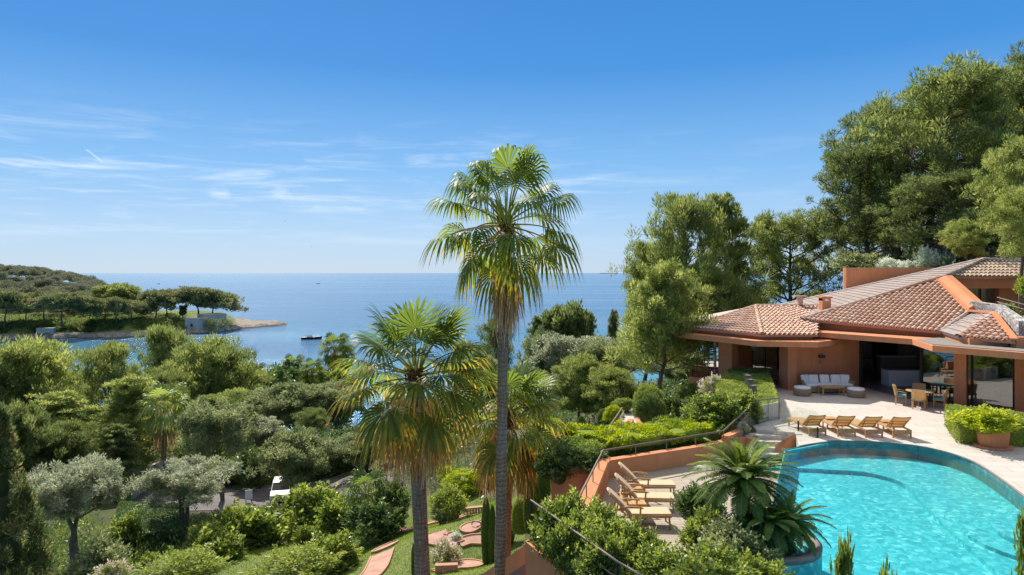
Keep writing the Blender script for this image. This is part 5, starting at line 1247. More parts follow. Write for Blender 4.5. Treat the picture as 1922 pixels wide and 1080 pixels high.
# ------------------------------------------------------------------ trees
GL = 'pines below the garden on the left'
tree_px('pineA', 70, 88, 640, 200, 'pine_light', 'broad bushy pine filling the left edge below the bay', group=GL, rz=.5)
tree_px('pineC', -25, 80, 650, 170, 'pine', 'pine cut by the left picture edge behind the dark cypress', group=GL)
tree_px('pineC', 193, 84, 648, 120, 'pine', 'upright pine with a narrow spire between two broad pines', group=GL, rz=1)
tree_px('pineB', 248, 78, 705, 130, 'pine_light', 'light layered pine just left of the lone fan palm', group=GL)
tree_px('pineB', 140, 76, 735, 150, 'pine_light', 'pine with pale drooping layers behind the front olive tree', group=GL, rz=2)
tree_px('pineC', 318, 132, 612, 100, 'pine', 'far pine poking highest over the bay below the fort', group=GL, rz=4)
tree_px('pineA', 385, 112, 640, 190, 'pine', 'wide feathery pine in front of the turquoise bay', group=GL, rz=3)
tree_px('pineC', 440, 112, 665, 75, 'pine_dark', 'dark pine shoulder at the right of the wide feathery pine', group=GL)
tree_px('pineA2', 330, 105, 690, 130, 'pine', 'pine behind the crown of the lone fan palm', group=GL)
tree_px('pineA2', 445, 100, 730, 110, 'pine_light', 'yellow green pine crown beside the dark glossy tree', group=GL)
tree_px('pineA', 40, 66, 760, 130, 'pine_dark', 'shaded pine behind the feathery cypress at the left edge', group=GL)
tree_px('broad', 512, 122, 690, 110, 'shrub_dark', 'dark glossy broadleaf tree below the small palm heads', name='broadleaf_tree')
tree_px('broad', 612, 126, 692, 120, 'shrub', 'glossy green broadleaf tree below the tallest waterside palm', name='broadleaf_tree')
for key, px, d, yt, w_, m, lb in (('pineC', 280, 92, 702, 80, 'pine_dark', 'dark slender pine between the lone fan palm and the wide pine'), ('pineC', 475, 96, 735, 80, 'pine_dark', 'dark pine in the gap above the parked car'), ('pineB', 375, 80, 745, 90, 'pine', 'layered pine just right of the lone fan palm'),
        ('pineB', 225, 70, 800, 100, 'pine_dark', 'low dark pine above the cream gate pillar'), ('pineC', 590, 84, 770, 70, 'pine_dark', 'dark upright pine left of the broad palm crown'), ('pineA2', 120, 70, 790, 130, 'pine_dark', 'shaded bushy pine right behind the front olive')):
    tree_px(key, px, d, yt, w_, m, lb, group=GL)
# olives
OL = 'olive trees of the garden'
def olive(key, px, d, ytop, w_, m, lb, zb=None, **k): return tree_px(key, px, d, ytop, w_, m, lb, zb=zb, name='olive_tree', bark='bark_olive', group=OL, **k)
olive('oliveA', 142, 43, 872, 165, 'olive', 'silvery olive tree with a thick gnarled trunk at lower left', rz=.3)
olive('oliveB', 345, 50, 870, 160, 'olive', 'silvery olive tree with a forked trunk beside the cream gate wall', rz=2)
olive('oliveT', 418, 62, 755, 125, 'olive_green', 'tall grey green olive right of the lone fan palm', rz=1)
olive('oliveU', 545, 64, 808, 125, 'olive_green', 'open olive tree overhanging the white car', rz=5)
olive('oliveU', 555, 95, 718, 125, 'olive_green', 'soft round olive above the orange terrace cover', rz=3)
olive('oliveT', 632, 98, 722, 115, 'olive_green', 'olive crown just left of the broad palm above the tan wall')
olive('oliveU', 488, 84, 782, 90, 'olive', 'grey olive clump behind the open olive of the parked car')
olive('oliveU', 690, 66, 815, 110, 'olive_green', 'dense grey olive behind the fronds of the broad palm')
olive('oliveU', 1012, 96, 625, 85, 'olive_green', 'pale olive right of the tall palm trunk by the sea gap')
olive('oliveT', 1075, 92, 628, 130, 'olive', 'wide pale olive below the dark umbrella pine', rz=2)
olive('oliveT', 1150, 84, 640, 105, 'olive_green', 'olive beside the pine that fronts the villa')
olive('oliveU', 985, 80, 690, 90, 'olive_green', 'olive clump behind the third fan palm')
olive('oliveU', 905, 92, 660, 95, 'olive_green', 'olive behind the right fronds of the broad palm')
olive('oliveU', 1285, 57, 655, 120, 'olive_green', 'grey bush like olive under the left villa canopy')
# pines right
tree_px('pineA', 1085, 56, 668, 118, 'pine', 'leaning bushy pine beside the narrow walkway', rz=2.2, zb=-13)
tree_px('pineA2', 1150, 52, 690, 105, 'pine', 'bushy pine with low branches behind the clipped topiary', rz=.2, zb=-11.5)
tree_px('umb1', 1062, 172, 573, 85, 'pine_dark', 'dark umbrella pine against the sea right of the tall palm', name='umbrella_pine')
tree_px('pineB', 1112, 165, 590, 28, 'pine_dark', 'thin dark pine right of the umbrella pine by the sea')
tree_px('pineB', 1002, 160, 596, 44, 'pine_dark', 'dark young pine left of the umbrella pine by the sea')
tree_px('pineC', 935, 150, 600, 70, 'pine_dark', 'dark pine crown behind the brown palm skirt')
tree_px('pineC', 880, 150, 640, 80, 'pine_dark', 'dark pine seen over the right fronds of the broad palm')
tree_px('pineB', 1147, 120, 585, 34, 'cypress', 'dark conical tree left of the villa pine above the olives', name='cypress')
tree_px('pineV', 1240, 44, 494, 172, 'pine_light', 'tall light green pine with a bare trunk standing left of the villa', zb=-9.9, rz=1.0, lean=(0, R(-3)))
tree_px('pineC', 1312, 66, 365, 150, 'pine', 'tallest slender pine pair behind the left villa roof', zb=-10, rz=2)
tree_px('pineB', 1375, 70, 368, 130, 'pine', 'slender conical pine right of the tallest pair', zb=-10, rz=1)
tree_px('pineC', 1240, 72, 455, 110, 'pine', 'shorter pine at the left foot of the tallest pair', zb=-11)
tree_px('pineB', 1210, 76, 475, 80, 'pine', 'low pine at the sea end of the villa pine row', zb=-12)
tree_px('pineA2', 1330, 62, 500, 150, 'pine', 'bushy pine skirt directly behind the left tiled roof', zb=-9)
tree_px('pineR', 1484, 76, 402, 185, 'pine', 'round headed pine with dark bare branches and sky showing through', zb=-9, rz=.8)
GH = 'tall pines on the hill behind the villa'
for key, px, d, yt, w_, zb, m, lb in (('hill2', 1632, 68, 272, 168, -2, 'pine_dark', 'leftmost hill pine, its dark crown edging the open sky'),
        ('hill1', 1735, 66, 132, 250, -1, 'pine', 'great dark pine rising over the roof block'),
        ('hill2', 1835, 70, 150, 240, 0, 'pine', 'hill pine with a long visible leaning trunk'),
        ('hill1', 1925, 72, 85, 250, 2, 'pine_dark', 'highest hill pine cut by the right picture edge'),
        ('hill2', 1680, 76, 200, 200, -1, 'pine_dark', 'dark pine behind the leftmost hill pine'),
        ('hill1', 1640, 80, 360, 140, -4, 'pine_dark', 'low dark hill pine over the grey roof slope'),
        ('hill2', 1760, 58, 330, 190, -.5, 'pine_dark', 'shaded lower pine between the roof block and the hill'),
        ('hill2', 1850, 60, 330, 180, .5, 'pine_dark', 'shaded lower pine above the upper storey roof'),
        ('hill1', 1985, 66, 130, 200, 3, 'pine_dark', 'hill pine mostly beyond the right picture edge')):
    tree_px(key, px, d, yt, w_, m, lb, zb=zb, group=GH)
tree_px('pineN', 1918, 40, 258, 135, 'pine_light', 'bright yellow green pine at the right edge above the stone parapet', zb=-2.2, rz=2)
tree_px('pineN', 1815, 47, 412, 75, 'pine_light', 'small bright pine on the hillside above the upper roof', zb=-.8, rz=4)
tree_px('pineN', 1935, 37, 345, 120, 'pine_light', 'second bright pine partly outside the right edge', zb=-2.2, rz=1)
for i, (px, yb, w_, h_, d, lb) in enumerate(((1668, 520, 55, 36, 58, 'silvery bush above the flat top of the orange roof block'), (1702, 515, 28, 26, 56, 'small silvery bush left of the main ridge'), (1742, 510, 36, 46, 56, 'silvery bush beside the tall grey ridge'), (1772, 505, 35, 40, 58, 'silvery bush under the small bright hill pine'), (1610, 515, 70, 40, 60, 'grey green bush at the left end of the roof block'), (1790, 515, 60, 55, 62, 'dark grey bush behind the upper ridge'))):
    shrub_px('wild', px, yb, w_, h_, 'silver' if i < 4 else 'olive_green', lb, d=d, group='silvery bushes on the hill')
for i, (px, yb, w_, h_, d, m, lb) in enumerate(((1932, 560, 44, 50, 36, 'hedge', 'yellow flowering shrub right of the upper window'), (1930, 640, 50, 45, 32.5, 'shrub', 'green shrub on the upper terrace behind the stone parapet'), (1885, 600, 45, 30, 36, 'shrub', 'low green shrub below the upper window'))):
    shrub_px('coarse', px, yb, w_, h_, m, lb, d=d, cat='shrub')
# feathery cypress at the lower left
def cypress_mesh(seed, h, rb):
    r = np.random.default_rng(seed); fo = Fol(); cen = []; rad = []
    for i in range(300):
        t = r.random() ** 1.25; a = r.uniform(0, 6.28); R_ = rb * (1 - t) ** .85 + .12; cen.append((math.cos(a) * R_ * .86, math.sin(a) * R_ * .86, h * (t * .97) + .1)); q = .42 * (1 - .5 * t) * r.uniform(.7, 1.3); rad.append((q, q, q * 1.5))
    fo.clumps(r, cen, rad, 210, .24, .05, 1.2, .5)
    for k in range(7): t = k / 7; fo.ico(np.array([0, 0, h * (t * .92 + .08)]), np.array([rb * (1 - t) ** .85 * .5, rb * (1 - t) ** .85 * .5, h * .11]))
    return fo.mesh('crown')
x = (-8 - CX) * 30 / F; zb = h1(x, 30)
e = empty('cypress', (x, 30, zb), 0, 'dark feathery cypress with straw coloured tips at the lower left edge', 'cypress'); hh_ = (HY - 765) * 30 / F - zb
link('crown', cypress_mesh(80, hh_, 3.2), M['cypress'], e); MB().tube([Vector((0, 0, -.3)), Vector((0, 0, 2))], [.25, .2], 10).build('trunk', M['bark'], e)

# ------------------------------------------------------------------ shrubs of the garden
for key, px, yb, w_, h_, m, d, lb in (
    ('coarse', 235, 1035, 55, 70, 'shrub', 46, 'bright leaf bush between the two silvery olives'),
    ('wild', 192, 1085, 85, 75, 'olive_green', 41, 'grey tangled bush right of the front olive trunk'),
    ('wild', 205, 1105, 60, 50, 'flower', 37, 'reddish bush at the bottom edge below the front olive'),
    ('coarse2', 395, 1075, 110, 90, 'shrub', 46, 'large glossy bush left of the row of low lilies'),
    ('coarse', 462, 1060, 150, 115, 'shrub', 50, 'largest rounded green bush in front of the road'),
    ('fine2', 340, 1100, 130, 60, 'hedge', 37, 'yellow green bush at the bottom left edge'),
    ('coarse', 290, 1080, 60, 40, 'shrub', 40, 'low dark green bush beside the shaded lawn'),
    ('coarse2', 590, 1000, 110, 90, 'shrub', 53, 'green bush hiding the red mower by the road'),
    ('coarse', 640, 1010, 85, 75, 'shrub', 49, 'small rounded tree with bare stems by the young palm'),
    ('coarse', 622, 1085, 100, 82, 'shrub', 38, 'round glossy bush left of the pink lane'),
    ('fine2', 552, 1100, 140, 65, 'hedge', 36, 'wide yellow green bush at the bottom of the garden'),
    ('coarse2', 705, 1015, 95, 75, 'shrub_dark', 44, 'dark shrub at the foot of the young palm'),
    ('coarse', 740, 975, 60, 75, 'shrub_dark', 46, 'dark shrub just left of the broad palm trunk'),
    ('fine', 845, 980, 66, 68, 'hedge', 43, 'rounded mossy green bush right of the broad palm trunk'),
    ('wild', 838, 1072, 50, 60, 'flower', 35.5, 'loose flowering bush beside the lower pink lane'),
    ('fine', 855, 1022, 22, 24, 'silver', 38, 'tiny silver ball bush on the lawn between the lanes'),
    ('wild', 832, 985, 40, 40, 'olive_green', 42.5, 'small grey bush at the edge of the upper pink lane'),
    ('ball', 872, 925, 78, 42, 'lime', 52, 'clipped lime bush behind the hanging palm skirt'),
    ('ball', 915, 930, 60, 45, 'hedge', 52, 'clipped green bush touching the tall palm trunk'),
    ('fine', 838, 905, 40, 30, 'lime', 56, 'small lime bush above the clipped lime bush'),
    ('wild', 500, 1035, 90, 30, 'olive_green', 50, 'row of low strappy lilies edging the lawn'),
    ('wild', 575, 1022, 40, 36, 'shrub', 49, 'low leafy bush behind the round glossy bush'),
    ('coarse', 660, 900, 70, 60, 'shrub', 72, 'green bush on the far verge of the road bend'),
    ('coarse2', 470, 905, 60, 65, 'shrub_dark', 70, 'dark bush left of the white car'),
    ('fine2', 425, 905, 60, 55, 'hedge', 72, 'sunlit lime bush behind the tall grey olive'),
    ('coarse', 1015, 905, 60, 90, 'shrub_dark', 36, 'dark green bush under the right fronds of the third palm'),
    ('coarse2', 985, 860, 60, 60, 'shrub_dark', 44, 'shaded bush behind the third palm trunk'),
    ('ball', 1170, 772, 44, 24, 'hedge', 42, 'flat clipped bush at the top of the walkway'),
    ('ball', 1152, 796, 36, 34, 'lime', 38, 'lime clipped bush left of the walkway handrail'),
    ('ball', 1218, 766, 52, 42, 'hedge', 37, 'upper clipped dome bush beside the villa pine trunk'),
    ('ball', 1218, 800, 58, 62, 'topiary', 34, 'dark clipped bush below the dome bush'),
    ('coarse', 1270, 800, 62, 60, 'shrub_dark', 36, 'dark glossy bush right of the villa pine trunk'),
    ('wild', 1335, 748, 44, 44, 'flower', 36, 'pink flowering shrub by the orange balcony'),
    ('wild', 1300, 770, 60, 50, 'shrub', 40, 'bushy shrub below the orange balcony wall'),
    ('near', 1340, 806, 92, 68, 'shrub', 29.3, 'bright rounded shrub spilling from the roof garden'),
    ('near2', 1392, 800, 70, 66, 'shrub', 29.8, 'darker green shrub under the sloping bronze handrail'),
    ('near', 1315, 812, 46, 42, 'shrub', 29, 'small leafy shrub at the left end of the lime planter'),
    ('near2', 1392, 814, 28, 22, 'flower', 28.2, 'pale flowering shrub behind the stair glass')):
    shrub_px(key, px, yb, w_, h_, m, lb, d=d)
# big laurel shrubs round the deck
GN = 'glossy laurel shrubs along the balcony'
for key, px, yb, w_, h_, d, m, lb in (
    ('near', 1058, 1052, 105, 122, 17.6, 'shrub', 'glossy laurel shrub at the railing corner'),
    ('near2', 1122, 1075, 115, 118, 16.6, 'shrub', 'glossy laurel shrub in front of the nearest deck lounger back'),
    ('near', 1195, 1110, 120, 118, 15.6, 'shrub', 'glossy laurel shrub below the nearest lounger seat'),
    ('near2', 1080, 1085, 84, 118, 16.25, 'shrub', 'glossy laurel shrub swallowing the balcony handrail'), ('near', 1130, 1105, 88, 112, 15.35, 'shrub', 'glossy laurel shrub pushing through the lower railing bars'),
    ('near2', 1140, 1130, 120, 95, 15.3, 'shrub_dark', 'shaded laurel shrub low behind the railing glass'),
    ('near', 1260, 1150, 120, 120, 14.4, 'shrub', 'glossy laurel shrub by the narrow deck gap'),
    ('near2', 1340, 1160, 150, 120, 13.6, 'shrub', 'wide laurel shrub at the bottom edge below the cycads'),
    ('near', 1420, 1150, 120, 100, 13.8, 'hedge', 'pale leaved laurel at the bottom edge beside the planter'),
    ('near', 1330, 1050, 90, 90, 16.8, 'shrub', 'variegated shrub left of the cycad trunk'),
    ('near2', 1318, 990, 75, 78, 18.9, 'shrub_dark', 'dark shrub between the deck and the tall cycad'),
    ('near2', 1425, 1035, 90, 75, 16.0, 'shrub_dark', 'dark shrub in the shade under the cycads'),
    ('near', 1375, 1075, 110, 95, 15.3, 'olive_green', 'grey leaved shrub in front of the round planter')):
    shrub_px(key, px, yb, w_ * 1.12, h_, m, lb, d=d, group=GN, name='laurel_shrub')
# foreground saplings over the pool
for px, d, yt, w_, lb in ((1585, 9, 1004, 60, 'upright sapling in front of the pool at the bottom edge'), (1655, 8.6, 1058, 70, 'sapling top just showing at the bottom edge before the pool'), (1932, 10, 950, 46, 'leafy sapling at the right picture edge over the pool')):
    tree_px('sapling', px, d, yt, w_, 'shrub', lb, zb=-6.95, name='sapling', cat='plant')
# clipped cypresses
for px, yb, yt, w_, d, lb in ((912, 1060, 936, 17, 35, 'slim tall clipped cypress at the lawn edge left of the tall palm trunk'), (924, 1062, 950, 14, 34.5, 'slim clipped cypress touching the tall palm trunk'), (954, 1025, 945, 24, 36, 'rounded clipped cypress right of the tall palm trunk'), (995, 1000, 893, 24, 31, 'tall dark clipped cypress by the balcony railing corner'), (1006, 985, 905, 17, 31.8, 'clipped cypress just behind the tall dark one'), (235, 965, 898, 20, 62, 'clipped cypress beside the cream gate wall'), (778, 1085, 1020, 12, 31, 'thin dark cypress hugging the left side of the broad palm trunk'), (1020, 935, 872, 26, 33, 'dark clipped cypress under the hanging planter foliage'), (1091, 832, 782, 17, 44, 'tallest clipped cypress of the three behind the lime planter'), (1112, 830, 797, 17, 43, 'middle clipped cypress of the three behind the lime planter'), (1129, 830, 797, 17, 42.5, 'right clipped cypress of the three behind the lime planter'), (1058, 838, 808, 22, 44, 'short rounded cypress left of the three behind the lime planter'), (1133, 805, 768, 24, 46, 'dark clipped cypress below the leaning bushy pine')):
    column_px(px, yb, yt, w_, 'topiary', lb, d=d)
column_px(976, 1000, 938, 32, 'hedge', 'egg shaped light green topiary beside the tall dark cypress', d=32, mesh=BALLM, name='topiary', cat='topiary', group='clipped topiary')
column_px(986, 925, 880, 36, 'hedge', 'mushroom headed topiary above the egg shaped one', d=37, mesh=BALLM, name='topiary', cat='topiary', group='clipped topiary')
# hedges
hedge('hedge', [(16.95, 25.95), (19.6, 25.3), (24, 25.6), (24, 27.0), (20.6, 27.2), (19.6, 28.6), (18.35, 28.9)], T, -5.6, M and 'hedge', 'thick clipped hedge in front of the corner window', dens=520)
hedge('roof_hedge', [q2(1441, 41), q2(1462, 30.6), q2(1420, 29.6), q2(1345, 30.2), q2(1345, 36), q2(1370, 41)], -7, lambda x, y: -5.75 - .0 * x, 'hedge', 'flat clipped roof garden hedge with grey posts', dens=520)
tag(MB().prism([q2(1441, 40.9), q2(1461, 30.7), q2(1421, 29.7), q2(1347, 30.3), q2(1347, 36), q2(1371, 40.9)], -11, -6.9).build('planter_base', M['terra']), 'terracotta base under the flat clipped roof hedge', 'planter')
st_w = MB(); st_w.wall(q2(1424, 29.55), q2(1462, 30.45), .10, T, -5.78); st_w.wall(q2(1462, 30.45), q2(1441, 41), .10, T, -5.78)
tag(st_w.build('planter_wall', M['stone']), 'pale stone planter wall holding the flat roof hedge', 'wall')
def zstrip(x, y): return -6.42 + .10 * np.sin(x * 2) * np.cos(y * 1.7)
o = hedge('ground_cover', sp, -7.2, zstrip, 'shrub', 'dark green creeping cover along the front of the planter strip', dens=420, L=.14, W=.05, lump=.2, cat='ground cover')
lime = [tuple(Q(px, d, 0)[:2]) for px, d in ((1062, 27.4), (1150, 25.3), (1240, 26.2), (1330, 27.2), (1345, 28.3), (1262, 28.3), (1150, 27.9))]
hedge('ground_cover', lime, -6.6, lambda x, y: -6.22 + .08 * np.sin(x * 3.1) * np.cos(y * 2.7), 'lime', 'bright lime ground cover filling the middle of the planter strip', dens=520, L=.13, W=.05, lump=.22, cat='ground cover')
for key, px, yb, w_, h_, d, lb in (('near', 1050, 905, 80, 62, 24.6, 'dark mounded creeper hanging over the curved planter wall'), ('near2', 1100, 885, 80, 42, 24.7, 'dark low creeper beside the parapet handrail'), ('near', 1030, 890, 50, 50, 25.8, 'dark creeper at the far left end of the lime planter')):
    shrub_px(key, px, yb, w_, h_, 'shrub_dark', lb, d=d, group='hanging creepers of the planter')
hedge('hedge', [tuple(ground(px, py)[:2]) for px, py in ((218, 1040), (340, 1035), (350, 1000), (225, 1000))], -23, -18.0, 'shrub_dark', 'dark clipped hedge between the two silvery olives', dens=300, L=.16, W=.07, lump=.12)
hedge('hedge', [Q(px, d, 0)[:2] for px, d in ((565, 70), (680, 70), (690, 73), (560, 73))], -24, -17.0, 'shrub_dark', 'tall leafy hedge along the far side of the road bend', dens=160, L=.3, W=.12, lump=.35)
hedge('hedge', [Q(px, d, 0)[:2] for px, d in ((440, 72), (520, 71), (520, 74), (440, 75))], -26, -20.5, 'hedge', 'leafy hedge behind the white car', dens=160, L=.3, W=.12, lump=.35)
# pot by the hedge
g = G(1882, 846, T); pt = empty('plant_pot', (g.x, g.y + .5, T), 0, 'large terracotta pot on a saucer holding a yellow green bush', 'plant pot')
MB().lathe([(.62, 0), (.64, .08), (.5, .08)], n=32).build('saucer', M['terra'], pt); MB().lathe([(.46, .08), (.50, .3), (.52, .62), (.5, .66), (.44, .66), (.44, .55)], n=32).build('pot', M['terra'], pt)
put_shrub('coarse', (g.x - .25, g.y + .45, T + .45), 1.9, 1.05, 'lime', 'yellow green bush overflowing the terracotta pot', group='potted bushes')

# undergrowth over the slopes (nobody could count it)
def scatter_cover(name, n, x0, x1, y0, y1, cond, L, W, clump, m, seed, hmax=1.4):
    r = np.random.default_rng(seed); X = r.uniform(x0, x1, n); Y = r.uniform(y0, y1, n); k = cond(X, Y); X = X[k]; Y = Y[k]; Z = H(X, Y)
    q = r.uniform(.5, 1.0, len(X)) * hmax; fo = Fol(); fo.clumps(r, np.stack([X, Y, Z + q * .3], -1), np.stack([q, q, q * .7], -1), clump, L, W, .7, .7, .3)
    return tag(link(name, fo.mesh(name), M[m]), kind='stuff')
LAWN = [tuple(ground(px, py)[:2]) for px, py in [(345, 1079), (540, 985), (600, 960), (730, 985), (800, 935), (870, 915), (960, 930), (1005, 990), (990, 1079), (700, 1130), (380, 1110)]]
ROADP = [tuple(ground(px, py)[:2]) for px, py in [(160, 990), (220, 890), (300, 890), (380, 910), (470, 920), (520, 893), (600, 890), (690, 880), (780, 900), (770, 930), (600, 945), (545, 985), (400, 975), (200, 995)]]
def free(X, Y): return ~in_poly(X, Y, LAWN) & ~in_poly(X, Y, ROADP) & ~in_poly(X, Y, ZONE) & (X < .9 * Y + 3) & (X > -.85 * Y - 6)
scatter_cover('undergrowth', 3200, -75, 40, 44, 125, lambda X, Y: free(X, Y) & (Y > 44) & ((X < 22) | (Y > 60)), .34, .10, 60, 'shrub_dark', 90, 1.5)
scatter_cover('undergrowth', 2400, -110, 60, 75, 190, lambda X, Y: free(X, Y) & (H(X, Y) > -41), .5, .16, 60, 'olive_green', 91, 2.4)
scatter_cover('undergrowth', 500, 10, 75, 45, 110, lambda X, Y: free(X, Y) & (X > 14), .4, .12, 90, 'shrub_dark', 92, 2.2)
scatter_cover('undergrowth', 420, -8, 5, 22, 46, lambda X, Y: free(X, Y) & (X > .09 * Y - 3) & (Y < 44), .22, .08, 70, 'shrub', 93, .7)
scatter_cover('undergrowth', 900, -38, -9, 34, 58, lambda X, Y: free(X, Y), .2, .075, 70, 'shrub', 95, .8)
# lawn blades
def blades_on(polys, n, seed):
    r = np.random.default_rng(seed); pl = np.array(polys); x0, y0 = pl.min(0); x1, y1 = pl.max(0); X = r.uniform(x0, x1, n); Y = r.uniform(y0, y1, n); k = in_poly(X, Y, pl); X = X[k]; Y = Y[k]
    Pp = np.stack([X, Y, H(X, Y) + .02], -1); U = norm(np.array([0, 0, 1.]) + r.normal(size=Pp.shape) * .5); fo = Fol(); V, Fc = blades(Pp, U, .09, .03, r); fo.add(V, Fc, np.clip(.4 + (vnoise(X * .8, Y * .8, 9) - .5) * .8 + r.normal(0, .15, len(X)), 0, 1)); return fo.mesh('grass')
LN2 = [tuple(ground(px, py)[:2]) for px, py in [(540, 985), (600, 960), (730, 985), (800, 935), (870, 915), (960, 930), (990, 1000), (930, 1079), (800, 1110), (500, 1130), (380, 1110), (345, 1079)]]
tag(link('grass', blades_on(LN2, 90000, 94), M['grass']), kind='stuff')

# ------------------------------------------------------------------ crazy golf lanes, road things
def ribbon(name, pix, wpx, m, lift, closed=False):
    pts = smoothline([ground(px, py)[:2] for px, py in pix], 5); pl_, pr_ = [], []
    for i, p in enumerate(pts):
        d = np.array(pts[min(i + 1, len(pts) - 1)]) - np.array(pts[max(i - 1, 0)]); d = d / (np.hypot(*d) + 1e-9); n_ = np.array([-d[1], d[0]]) * wpx / 2; pl_.append(p + n_); pr_.append(p - n_)
    return pl_, pr_
def lane(pix, wd, disc, label):
    a, b = ribbon('lane', pix, wd, None, 0); mb = MB(); rims = []; n_ = len(a); za = lambda p, o: Vector((p[0], p[1], h1(p[0], p[1]) + o))
    mb.add([za(p, .10) for p in a] + [za(p, .10) for p in b], [(i, i + 1, n_ + i + 1, n_ + i) for i in range(n_ - 1)])
    for s_ in (a, b):
        rim_ = MB(); rims.append(rim_)
        for p, q in zip(s_[:-1], s_[1:]): rim_.bar(za(p, .10), za(q, .10), .08, .10)
    e = empty('golf_lane', za(a[0], 0), 0, label, 'golf lane', 'pink crazy golf lanes on the lawn')
    if disc:
        c_ = ground(*disc[:2]); rr = disc[2]; k = 28; ring = [c_ + Vector((rr * math.cos(t), rr * math.sin(t), 0)) for t in np.linspace(0, 2 * math.pi, k, endpoint=False)]
        mb.add([za(p, .115) for p in ring], [tuple(range(k))])
        rim_ = MB(); rims.append(rim_)
        for i in range(k): rim_.bar(za(ring[i], .115), za(ring[(i + 1) % k], .115), .08, .10)
    child_mesh(mb, 'surface', M['pinkpath'], e); [child_mesh(q_, 'brick_edge', M['brickedge'], e) for q_ in rims]
lane([(690, 1090), (706, 1070), (718, 1040)], 1.25, (722, 1030, .75), 'straight pink golf lane ending in a disc beside the round glossy bush')
lane([(740, 1002), (775, 995), (815, 983), (850, 977)], 1.0, None, 'pink golf lane passing behind the broad palm trunk')
lane([(815, 1005), (822, 1016), (845, 1018), (862, 1012)], 1.25, None, 'short curved pink lane right of the broad palm trunk')
lane([(862, 1024), (885, 1020), (915, 1015)], .8, None, 'narrow pink lane running from the silver ball bush')
lane([(855, 980), (876, 970), (905, 960)], 1.1, None, 'upper pink lane with the small brick obstacle')
lane([(895, 990), (912, 985), (930, 982)], .7, (884, 993, .62), 'pink golf lane with a round end and a small metal hoop')
lane([(820, 1078), (840, 1073), (858, 1068)], .9, (877, 1066, .85), 'lower pink lane with a round end beside the flowering bush')
ob = MB(); c_ = ground(893, 968)
for i in range(7): ob.box((c_.x - .5 + i * .17, c_.y + .05 * i, c_.z + .25), (.12, .22, .3))
ob.box((c_.x, c_.y + .15, c_.z + .44), (1.3, .3, .07), rz=.28); tag(ob.build('golf_obstacle', M['brickedge']), 'small brick arch obstacle on the upper pink lane', 'golf obstacle')
ob = MB(); c_ = ground(898, 990); ob.tube([c_ + Vector((-.4, .1, .1)), c_ + Vector((-.3, .1, .3)), c_ + Vector((.1, -.1, .3)), c_ + Vector((.2, -.3, .1))], .03, 6); tag(ob.build('golf_hoop', M['dark']), 'thin dark metal hoop on the round ended lane', 'golf obstacle')
ob = MB(); c_ = ground(838, 1076); ob.box((c_.x, c_.y, c_.z + .22), (1.1, .3, .42), rz=.1)
for i in range(4): ob.box((c_.x - .4 + i * .26, c_.y - .15, c_.z + .15), (.1, .06, .16), rz=.1)
tag(ob.build('golf_obstacle', M['brickedge']), 'low terracotta block obstacle on the lower pink lane', 'golf obstacle')
# van
g = ground(521, 944); van = empty('parked_car', (g.x, g.y + 1.2, g.z + .06), R(14), 'white car with dark windscreen parked on the shady road under the open olive', 'car')
def section_mesh(prof, ws, name, m, par, bevel=.04):
    """prof: (y,z) outline from the side; ws: half width by height"""
    b = MB(); n_ = len(prof); L_s = [Vector((-ws(z), y, z)) for y, z in prof]; R_s = [Vector((ws(z), y, z)) for y, z in prof]
    b.add(L_s + R_s, [tuple(range(n_)), tuple(range(2 * n_ - 1, n_ - 1, -1))] + [(i, n_ + i, n_ + (i + 1) % n_, (i + 1) % n_) for i in range(n_)]); return b.build(name, m, par, bevel)
vw_ = lambda z: .93 if z < 1.0 else .93 - (z - 1.0) * .16
body = section_mesh([(-2.2, .35), (-2.26, .72), (-2.1, .95), (-1.15, 1.10), (-.35, 1.66), (.2, 1.74), (1.6, 1.70), (2.2, 1.1), (2.28, .7), (2.25, .35)], vw_, 'body', M['white'], van)
b = MB(); b.add([(-.82, -1.13, 1.12), (.82, -1.13, 1.12), (.74, -.38, 1.645), (-.74, -.38, 1.645)], [(0, 1, 2, 3)]); o = b.build('windscreen', M['black_glass'], van); o.location = (0, -.02, .02)
for s in (-1, 1): MB().bar((s * .7, -.1, 1.79), (s * .7, 1.4, 1.77), .04, .05).build('roof_rail', M['dark'], van)
for s in (-1, 1):
    b = MB(); b.add([(s * .925, -.85, 1.12), (s * .925, 1.7, 1.12), (s * .845, 1.35, 1.6), (s * .845, -.28, 1.6)], [(0, 1, 2, 3)]); b.build('side_window', M['black_glass'], van)
    b = MB(); b.box((s * .70, -2.16, .84), (.34, .16, .14)); b.build('headlight', M['lamp_glass'], van, .02)
    b = MB(); b.box((s * 1.02, -.85, 1.16), (.18, .1, .22)); b.build('mirror', M['dark'], van, .02)
    for y in (-1.45, 1.45):
        b = MB(); b.tube([(s * .74, y, .34), (s * .95, y, .34)], .34, 18); wo_ = b.build('wheel', M['rubber'], van); b = MB(); b.tube([(s * .94, y, .34), (s * .96, y, .34)], .2, 14); b.build('rim', M['concrete'], wo_)
MB().box((0, -2.25, .72), (.9, .08, .18)).build('grille', M['dark'], van); MB().box((0, -2.27, .45), (1.74, .12, .2)).build('bumper', M['concrete'], van, .03)
g = ground(467, 945); s_ = empty('signboard', (g.x, g.y, g.z), .3, 'small white standing board on the road left of the white car', 'sign'); MB().box((0, 0, .75), (.62, .06, .9)).build('board', M['white'], s_)
for s in (-1, 1): MB().box((s * .24, 0, .16), (.05, .2, .34)).build('leg', M['dark'], s_)
g = ground(588, 988); mw = empty('ride_on_mower', (g.x, g.y, g.z), .6, 'red ride on mower half hidden under the green bush', 'mower')
